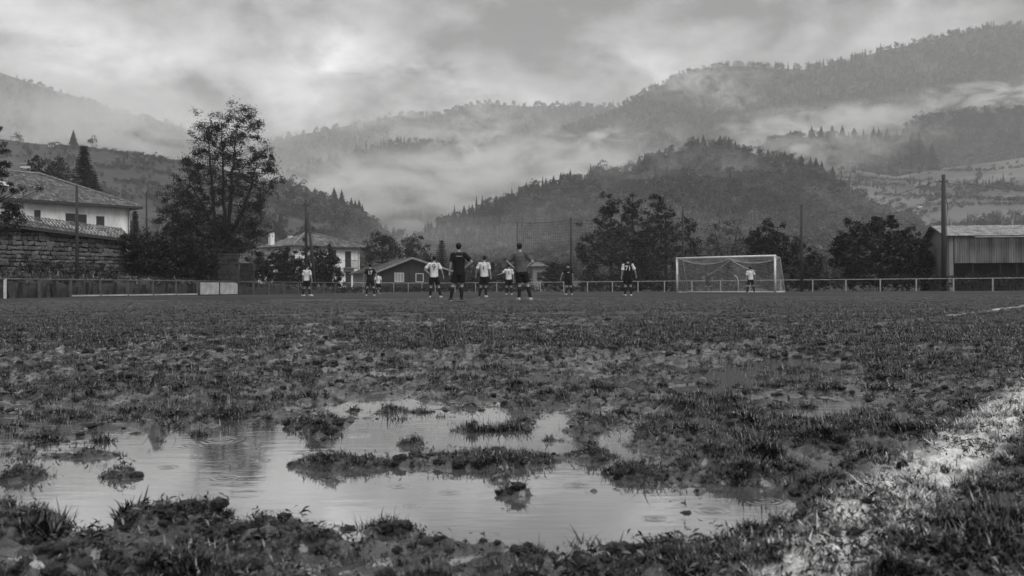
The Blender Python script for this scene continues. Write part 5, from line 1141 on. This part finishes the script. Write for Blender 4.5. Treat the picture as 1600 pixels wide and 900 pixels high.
def corner_verge():
    rg = np.random.default_rng(64); a = Vector((*lp(LB, LD, 33), 0)); c = Vector((-7.8, 92.5, 0)); d = Vector((*lp(RB, RD, -31.5), 0)); P = []
    for (p, q) in ((a, c), (c, d)):
        for t in np.linspace(0, 1, 90):
            w = p + (q - p) * t; P.append((w.x + rg.normal() * .2, w.y + .8 + rg.uniform(0, .8), rg.uniform(.1, .55)))
    P = np.array(P); b = P[0].copy(); b[2] = 0; V, Fc, tone = foliage(P, 26, .3, .09, rg, .6, .35); r = empty('verge', b); tag(r, 'rough dark verge behind the far corner fence', 'verge'); link('foliage', np_mesh('foliage', V - b, Fc, attr={'tone': tone}), m_leafd, r)['kind'] = 'stuff'
corner_verge()
px_tree('weeds', 'dark weeds and brambles along the foot of the stone outbuilding', 'weeds', 54.2, [(408, -40, 40), (414, -40, 120), (420, -40, 196), (430, -40, 200)], 80, 150, .26, .07, 45, m_leafm, depth=.5, seed=71, trunk_r=.03, limb=False, z0=1.1, edge=.1)
px_tree('creeper', 'dark creeper hanging from the tiled edge at the left end of the stone outbuilding', 'creeper', 51.5, [(338, -60, 20), (348, -60, 34), (358, -60, 28), (372, -60, 14)], -20, 70, .26, .07, 45, m_leafd, depth=.4, seed=72, trunk_r=.03, limb=False, z0=1.1, edge=.1)
# ------------------------------------------------------------------ people
m_skin = mat('skin', .30, .55, .12, 8, spec=.35)
m_hair = mat('dark_hair', .008, .6, .3, 30)
m_black = mat('black_kit', .010, .8, .3, 6, bump=.35, bscale=9, spec=.2)
m_grey = mat('grey_shirt', .085, .8, .35, 5, bump=.5, bscale=8, spec=.2)
m_white = mat('white_shirt', .60, .8, .28, 5, bump=.8, bscale=8, spec=.2)
m_socks = mat('black_socks', .012, .85)
m_bootw = mat('white_boot', .6, .5, .3, 20); m_bootb = mat('black_boot', .02, .45)
m_numd = mat('dark_shirt_number', .10, .8); m_numw = mat('white_shirt_number', .65, .8)
def sph(mb, c, r, seg=10, rings=7):
    c = Vector(c); r = r if isinstance(r, (tuple, list)) else (r, r, r); i0 = len(mb.v)
    for k in range(rings + 1):
        th = math.pi * k / rings
        for j in range(seg): ph = 2 * math.pi * j / seg; mb.v.append((c.x + r[0] * math.sin(th) * math.cos(ph), c.y + r[1] * math.sin(th) * math.sin(ph), c.z - r[2] * math.cos(th)))
    for k in range(rings):
        for j in range(seg): mb.f.append((i0 + k*seg + j, i0 + k*seg + (j+1) % seg, i0 + (k+1)*seg + (j+1) % seg, i0 + (k+1)*seg + j))
def lathe(mb, rings, n=16):
    i0 = len(mb.v)
    for (cx, cy_, z, rx, ry) in rings:
        for j in range(n): a = 2 * math.pi * j / n; mb.v.append((cx + rx * math.cos(a), cy_ + ry * math.sin(a), z))
    for k in range(len(rings) - 1):
        for j in range(n): mb.f.append((i0 + k*n + j, i0 + k*n + (j+1) % n, i0 + (k+1)*n + (j+1) % n, i0 + (k+1)*n + j))
    mb.f.append(tuple(i0 + j for j in range(n - 1, -1, -1))); mb.f.append(tuple(i0 + (len(rings)-1)*n + j for j in range(n)))
def fused(name, mb, m_, parent, vox=.014, smooth=2, wr=0):
    o = mb.build(name, m_, parent); a = o.modifiers.new('fuse', 'REMESH'); a.mode = 'VOXEL'; a.voxel_size = vox; a.use_smooth_shade = True
    b = o.modifiers.new('soft', 'SMOOTH'); b.factor = .5; b.iterations = smooth
    if wr:
        tx = bpy.data.textures.get('cloth_folds') or bpy.data.textures.new('cloth_folds', 'CLOUDS'); tx.noise_scale = .11
        c = o.modifiers.new('folds', 'DISPLACE'); c.texture = tx; c.strength = wr; c.mid_level = .5
    dg = bpy.context.evaluated_depsgraph_get(); dg.update(); me = bpy.data.meshes.new_from_object(o.evaluated_get(dg)); me.name = name
    old = o.data; o.modifiers.clear(); o.data = me
    if not me.materials: me.materials.append(m_)
    bpy.data.meshes.remove(old); return o
def arm_pts(side, style, sh):
    """shoulder, elbow, wrist, hand direction; side -1 left (picture left), +1 right. Figures face +Y (away)."""
    s = side
    if style == 'hip': return sh, sh + Vector((s * .215, -.05, -.235)), sh + Vector((s * -.005, -.02 + .04, -.43)), Vector((-s * .55, .75, -.35))
    if style == 'hang': return sh, sh + Vector((s * .065, -.02, -.29)), sh + Vector((s * .10, .03, -.545)), Vector((s * .05, .12, -1))
    if style == 'wide': return sh, sh + Vector((s * .14, -.04, -.26)), sh + Vector((s * .20, .06, -.50)), Vector((s * .1, .2, -1))
    if style == 'out': return sh, sh + Vector((s * .20, -.03, -.20)), sh + Vector((s * .40, .10, -.26)), Vector((s * .9, .3, -.1))
    if style == 'fold': return sh, sh + Vector((s * .09, -.02, -.28)), sh + Vector((-s * .02, .20, -.30)), Vector((-s * .9, .3, 0))
def person(px, D, top_py, foot_py, label, shirt, shorts, hipx, footx, arms=('hang', 'hang'), rz=0, kneex=None, num=None, numm=None, sleeve=None, boot=(m_bootb, m_bootb), footy=(0, 0), turn=0.0, lean=0, nsz=.24, socks=m_socks, collar=False, group='people standing on the pitch', yoke=None):
    Ht = (foot_py - top_py) / F * D; k = Ht / 1.80
    ov = .012 if D < 45 else .016
    base = empty('person', (GX(px, D), D, 0.0), rz); base.scale = (k, k, k); tag(base, label, 'person', group)
    mpp = D / F / k                                   # metres (in body units) per pixel
    fx = [f * mpp for f in footx]; hx = hipx * mpp; hl = hx - .09, hx + .09
    kx = [(hl[i] + fx[i]) / 2 + (-1, 1)[i] * .01 if kneex is None else kneex[i] * mpp for i in (0, 1)]
    dh = .0
    foot = [Vector((fx[i], footy[i] * .25, .075)) for i in (0, 1)]
    spread = (fx[1] - fx[0]); drop = max(0, .88 - math.sqrt(max(.5, .88 ** 2 - (max(0, spread / 2 - .09)) ** 2)))
    zp = .90 - drop
    hip = [Vector((hl[i], 0, zp)) for i in (0, 1)]
    knee = [Vector((kx[i], -.0 + .03 + footy[i] * .1, .48 - drop * .5)) for i in (0, 1)]
    sx = lean * mpp; shl = [Vector((sx + s * .185, -.01, 1.445 - drop)) for s in (-1, 1)]; nk = Vector((sx * 1.05, -.005, 1.50 - drop)); hd = Vector((0, .015, 1.675 - drop * .9))
    A = [arm_pts(s, arms[i], shl[i]) for i, s in ((0, -1), (1, 1))]
    # body: one continuous surface
    b = MB()
    lathe(b, [(hx, 0, zp - .06, .12, .09), (hx, 0, zp + .02, .165, .115), (hx, 0, zp + .12, .15, .10), (hx * .6 + sx * .4, 0, zp + .27, .145, .095), (sx, 0, zp + .42, .17, .11), (sx, -.005, 1.42 - drop, .165, .10), (sx, -.005, 1.47 - drop, .10, .075), (nk.x, nk.y, nk.z, .06, .06)])
    for i in (0, 1):
        b.tube([hip[i] + Vector((0, 0, .03)), hip[i].lerp(knee[i], .35), knee[i].lerp(hip[i], .15), knee[i]], [.088, .082, .062, .056], 10)
        b.tube([knee[i] + Vector((0, 0, .02)), knee[i].lerp(foot[i], .3) + Vector((0, -.015, 0)), knee[i].lerp(foot[i], .75), foot[i]], [.055, .06, .042, .038], 10); sph(b, knee[i], .056)
        dr = Vector((math.sin(turn) + (-.25, .25)[i], 1, 0)).normalized(); b.tube([foot[i] + Vector((0, -.03, -.02)), foot[i] + dr * .10 + Vector((0, 0, -.035)), foot[i] + dr * .17 + Vector((0, 0, -.045))], [.036, .038, .026], 8)
        sh, el, wr_, hdir = A[i]; sph(b, sh, .058); b.tube([sh, sh.lerp(el, .5), el], [.052, .047, .039], 9); sph(b, el, .039); b.tube([el, el.lerp(wr_, .35), wr_], [.040, .039, .027], 9)
        hdir = hdir.normalized(); sd = Vector((0, 1, 0)) if abs(hdir.y) < .6 else Vector((0, 0, 1)); sd = (sd - hdir * sd.dot(hdir)).normalized(); nn = hdir.cross(sd)
        b.tube([wr_, wr_ + hdir * .045, wr_ + hdir * .09], [.027, .037, .034], 8, flat=.6)
        for q, ln in zip((-.027, -.009, .009, .027), (.062, .075, .08, .066)):
            f0 = wr_ + hdir * .085 + sd * q; c = nn * (-.012 if i else .012); b.tube([f0, f0 + hdir * ln * .5 + c * .4, f0 + hdir * ln * .95 + c * 1.6], [.0105, .0100, .0085], 6)
        t0 = wr_ + hdir * .03 + sd * .03; b.tube([t0, t0 + sd * .022 + hdir * .03, t0 + sd * .026 + hdir * .062], [.013, .0115, .009], 6)
    hq = MB(); b.tube([nk - Vector((0, 0, .04)), nk + Vector((0, .005, .05)), hd - Vector((0, .0, .07))], [.062, .054, .052], 10)
    ct, st = math.cos(turn), math.sin(turn)
    def hr(x, y, z): return hd + Vector((x * ct + y * st, -x * st + y * ct, z))
    sph(b, hd + Vector((0, 0, .015)), (.074, .090, .105), 14, 10); sph(b, hr(0, .028, -.06), (.052, .055, .055)); sph(b, hr(0, .098, -.012), (.012, .018, .022), 6, 5)       # skull, jaw, nose
    for s in (-1, 1): sph(b, hr(s * .076, -.002, -.008), (.011, .02, .031), 6, 6)
    sph(b, hr(0, .088, -.058), (.024, .010, .008), 6, 5)
    fused('body', b, m_skin, base, min(ov, .0125) if D < 45 else .015, 1)
    for s in (-1, 1): e = MB(); sph(e, hr(s * .030, .085, .012), .010, 8, 6); e.build('eye', m_bootb, base, True)
    h = MB(); sph(h, hr(0, -.012, .042), (.092, .104, .098), 14, 10); sph(h, hr(0, -.035, -.018), (.070, .066, .062), 12, 8); fused('hair', h, m_hair, base, .012, 1, .012)
    # shirt
    s_ = MB(); hem = zp + .0
    lathe(s_, [(hx, -.002, hem - .02, .186, .128), (hx, 0, hem + .08, .178, .122), (hx * .6 + sx * .4, 0, hem + .24, .172, .118), (sx, 0, hem + .38, .192, .13), (sx, -.003, 1.40 - drop, .20, .122), (sx, -.004, 1.455 - drop, .150, .098), (sx, -.004, 1.49 - drop, .085, .074), (nk.x, nk.y, 1.515 - drop, .066, .064)])
    for i in (0, 1):
        sh, el, _, _ = A[i]; s_.tube([sh.lerp(Vector((sx, 0, sh.z)), .35) , sh, sh.lerp(el, .45), sh.lerp(el, .80)], [.078, .076, .073, .078], 10)
    so = fused('shirt', s_, shirt, base, ov, 2, .016)
    if sleeve:
        for i in (0, 1): sh, el, _, _ = A[i]; q = MB(); q.tube([sh.lerp(el, -.12) + Vector(((-1, 1)[i] * .012, 0, .005)), sh.lerp(el, .45), sh.lerp(el, .84)], [.079, .080, .084], 12); fused('sleeve', q, sleeve, base, .014, 1)
    t = MB(); lathe(t, [(hx, 0, zp + .09, .160, .112), (hx, 0, zp, .182, .128), (hx, 0, zp - .09, .178, .122), (hx, 0, zp - .13, .12, .10)])
    for i in (0, 1): t.tube([hip[i], hip[i].lerp(knee[i], .4), hip[i].lerp(knee[i], .80)], [.108, .112, .116], 12)
    fused('shorts', t, shorts, base, ov, 2, .014)
    for i in (0, 1):
        q = MB(); q.tube([knee[i].lerp(foot[i], .12), knee[i].lerp(foot[i], .32) + Vector((0, -.015, 0)), knee[i].lerp(foot[i], .75), foot[i] - Vector((0, 0, .01))], [.062, .068, .051, .045], 12); q.build('sock', socks, base, True)
        dr = Vector((math.sin(turn) + (-.25, .25)[i], 1, 0)).normalized(); f = foot[i]; w = MB()
        w.tube([f + dr * -.065 + Vector((0, 0, -.025)), f + Vector((0, 0, -.01)), f + dr * .09 + Vector((0, 0, -.03)), f + dr * .17 + Vector((0, 0, -.04)), f + dr * .205 + Vector((0, 0, -.048))], [.032, .046, .046, .038, .015], 10); bo = fused('boot', w, boot[i], base, .012, 1)
        sl = MB(); sl.tube([f + dr * -.07 + Vector((0, 0, -.062)), f + dr * .06 + Vector((0, 0, -.062)), f + dr * .2 + Vector((0, 0, -.062))], [.030, .043, .022], 8, flat=.25); sl.build('sole', m_bootw, bo)
    if num:
        cu = bpy.data.curves.new('shirt_number', 'FONT'); cu.body = num; cu.size = nsz; cu.align_x = 'CENTER'; cu.offset = nsz * .018; tmp = bpy.data.objects.new('t', cu); C.objects.link(tmp)
        dg = bpy.context.evaluated_depsgraph_get(); dg.update(); me = bpy.data.meshes.new_from_object(tmp.evaluated_get(dg)); bpy.data.objects.remove(tmp)
        bm = bmesh.new(); bm.from_mesh(me); bmesh.ops.triangulate(bm, faces=bm.faces[:]); bmesh.ops.subdivide_edges(bm, edges=[e for e in bm.edges if e.calc_length() > .03], cuts=1)
        bv = BVHTree.FromPolygons([v.co for v in so.data.vertices], [p.vertices[:] for p in so.data.polygons]); z0 = (1.20 if nsz > .15 else 1.36) - drop
        for v in bm.verts:
            x, z = v.co.x * .92 + sx * .9, z0 + v.co.y; hit = bv.ray_cast(Vector((x, -1, z)), Vector((0, 1, 0)))[0]; v.co = Vector((x, (hit.y if hit else -.12) - .005, z))
        bm.to_mesh(me); bm.free(); me.materials.clear(); link('shirt_number', me, numm or m_numd, so)
    return base
person(679, 37.7, 400, 465.8, 'player in white shirt with dark number standing wide beside the referee, left hand on hip', m_white, m_black, -.5, (-7, 9.5), ('hip', 'wide'), 0, (-5.5, 6), '9', m_numd, boot=(m_bootw, m_bootw), nsz=.36, lean=-.5, group=None)
person(717, 28.4, 379.6, 470, 'referee in black with white print on the back and one hand on hip', m_black, m_black, .5, (-12.5, 4), ('hang', 'hip'), .12, (-9, 4.5), '——', m_numw, boot=(m_bootb, m_bootb), nsz=.10, group=None)
person(757.5, 38.2, 398.9, 464.3, 'player in white shirt with arms hanging between referee and grey shirted player', m_white, m_black, -.5, (-9, 1.5), ('wide', 'hang'), -.18, (-6, 1.5), '1', m_numd, boot=(m_bootb, m_bootw), nsz=.36, lean=-.8, group=None)
person(795, 52, 413.3, 461.6, 'distant player in white shirt holding the left arm out sideways', m_white, m_black, 0, (-4, 4.5), ('out', 'hang'), 0, None, '5', m_numd, boot=(m_bootw, m_bootw), nsz=.26, group=None)
person(812, 28.6, 380, 470, 'player in plain dark grey shirt with both hands on hips and legs apart', m_grey, m_black, 3, (-1, 17), ('hip', 'hip'), 0, (0, 12), '—', m_grey, boot=(m_bootw, m_bootw), nsz=.12, lean=.5, group=None)
person(480, 50, 414.6, 463.6, 'player in white shirt at far left looking towards the goal', m_white, m_black, -1, (-8, 4.5), ('hang', 'hang'), -.25, (-4.5, 3), None, None, boot=(m_bootw, m_bootw), turn=.9, group=None)
person(578.5, 49, 412.4, 463.2, 'player in black shirt with white number 17 before the shed', m_black, m_black, 0, (-6, 6), ('wide', 'wide'), .1, (-4.5, 5), '17', m_numw, boot=(m_bootw, m_bootw), nsz=.28, group=None)
person(591, 66, 427, 460.3, 'small distant player in white shirt right behind the player numbered 17', m_white, m_black, 0, (-3, 3), ('fold', 'hang'), .3, None, None, None, boot=(m_bootb, m_bootw), group=None)
person(887.5, 48, 410, 461.3, 'player in black with small white marks on the shoulders near the net pole', m_black, m_black, 0, (-3, 6), ('wide', 'hang'), .2, (-1.5, 4.5), '--', m_numw, boot=(m_bootw, m_bootw), nsz=.22, group=None)
person(981, 41, 402, 462.7, 'player in dark vest over white sleeves with white number 71', m_black, m_black, 0, (-4, 5), ('hang', 'wide'), 0, None, '71', m_numw, m_white, boot=(m_bootw, m_bootw), nsz=.30, group=None)
person(1172, 60, 416, 457.4, 'goalkeeper in white shirt standing in front of the net', m_white, m_black, 1, (-4.5, 6.5), ('hang', 'wide'), 0, None, None, None, boot=(m_bootb, m_bootb), group=None)
person(1106, 68, 423.5, 457.6, 'person in dark clothes standing behind the goal net', m_black, m_black, 0, (-4, 6), ('wide', 'wide'), 0, None, None, None, group=None)
#@@HAZE
def volume_mat(name, dens, g=0.0, noise=None):
    m_ = bpy.data.materials.new(name); m_.use_nodes = True; nt = m_.node_tree; N = nt.nodes; L = nt.links; N.clear()
    out = N.new('ShaderNodeOutputMaterial'); pv = N.new('ShaderNodeVolumePrincipled'); L.new(pv.outputs[0], out.inputs['Volume'])
    pv.inputs['Color'].default_value = (.98, .98, .98, 1); pv.inputs['Density'].default_value = dens; pv.inputs['Anisotropy'].default_value = g
    if noise:
        sc, off, thr, asp = noise
        tc = N.new('ShaderNodeTexCoord'); mp = N.new('ShaderNodeMapping'); L.new(tc.outputs['Object'], mp.inputs[0])
        mp.inputs['Location'].default_value = off; mp.inputs['Scale'].default_value = asp
        t = N.new('ShaderNodeTexNoise'); L.new(mp.outputs[0], t.inputs['Vector']); t.inputs['Scale'].default_value = sc
        t.inputs['Detail'].default_value = 5; t.inputs['Roughness'].default_value = .62; t.inputs['Distortion'].default_value = 1.0
        ln = N.new('ShaderNodeVectorMath'); ln.operation = 'LENGTH'; L.new(tc.outputs['Object'], ln.inputs[0])   # unit sphere, scaled
        fall = N.new('ShaderNodeMapRange'); L.new(ln.outputs['Value'], fall.inputs[0]); fall.interpolation_type = 'SMOOTHSTEP'
        fall.inputs[1].default_value = 1; fall.inputs[2].default_value = .15; fall.inputs[3].default_value = 0; fall.inputs[4].default_value = 1
        mr = N.new('ShaderNodeMapRange'); L.new(t.outputs[0], mr.inputs[0]); mr.inputs[1].default_value = thr; mr.inputs[2].default_value = thr + .15
        mu = N.new('ShaderNodeMath'); mu.operation = 'MULTIPLY'; L.new(mr.outputs[0], mu.inputs[0]); L.new(fall.outputs[0], mu.inputs[1])
        mu2 = N.new('ShaderNodeMath'); mu2.operation = 'MULTIPLY'; L.new(mu.outputs[0], mu2.inputs[0]); mu2.inputs[1].default_value = dens
        L.new(mu2.outputs[0], pv.inputs['Density'])
    return m_
hb = MB().box(-2600, 2600, -300, 2720, -8, 545); hz = hb.build('haze', volume_mat('haze', HAZE := .00031)); tag(hz, kind='stuff')
def mist(px, py, D, wpx, hpx, depth, dens, seed, thr=.42, nsc=3.2, tilt=0):
    c = W3(px, py, D); sx, sz = wpx / F * D, hpx / F * D
    bm = bmesh.new(); bmesh.ops.create_icosphere(bm, subdivisions=3, radius=1); me = bpy.data.meshes.new('mist_bank'); bm.to_mesh(me); bm.free()
    asp = (1.0, max(.3, depth / sx), max(.35, sz / sx * 1.6))
    o = link('mist_bank', me, volume_mat('mist', dens, 0, (nsc, (seed * 3.7, seed * 1.3, seed * 2.1), thr, asp)), None, c)
    o.scale = (sx, depth, sz); o.rotation_euler = (0, -tilt, -math.atan2(c.x, c.y)); tag(o, kind='stuff')
    try: o.active_material.cycles.volume_step_rate = 1.0
    except Exception: pass
    return o
MISTS = [
 (600, 300, 1080, 380, 66, 240, .022, 1, .48), (170, 195, 1250, 400, 66, 240, .011, 2, .45), (860, 262, 1100, 280, 48, 150, .026, 3, .47),
 (1230, 240, 760, 200, 42, 60, .045, 4, .46), (1290, 192, 1250, 210, 32, 100, .045, 5, .46), (1550, 150, 1330, 200, 28, 90, .050, 6, .47),
 (1100, 122, 1600, 120, 45, 80, .030, 7, .48), (1050, 262, 480, 210, 40, 36, .022, 8, .50), (1140, 157, 1450, 90, 26, 60, .020, 9, .48),
 (690, 190, 1950, 240, 45, 160, .022, 10, .50), (740, 232, 1250, 190, 44, 110, .030, 11, .50), (930, 225, 1350, 200, 50, 110, .026, 12, .51), (1400, 215, 800, 120, 30, 50, .016, 13, .50)
, (1020, 350, 230, 560, 75, 50, .0032, 14, .44), (700, 372, 230, 260, 45, 40, .0045, 15, .32)
]
for a in MISTS: mist(*a)
#@@END
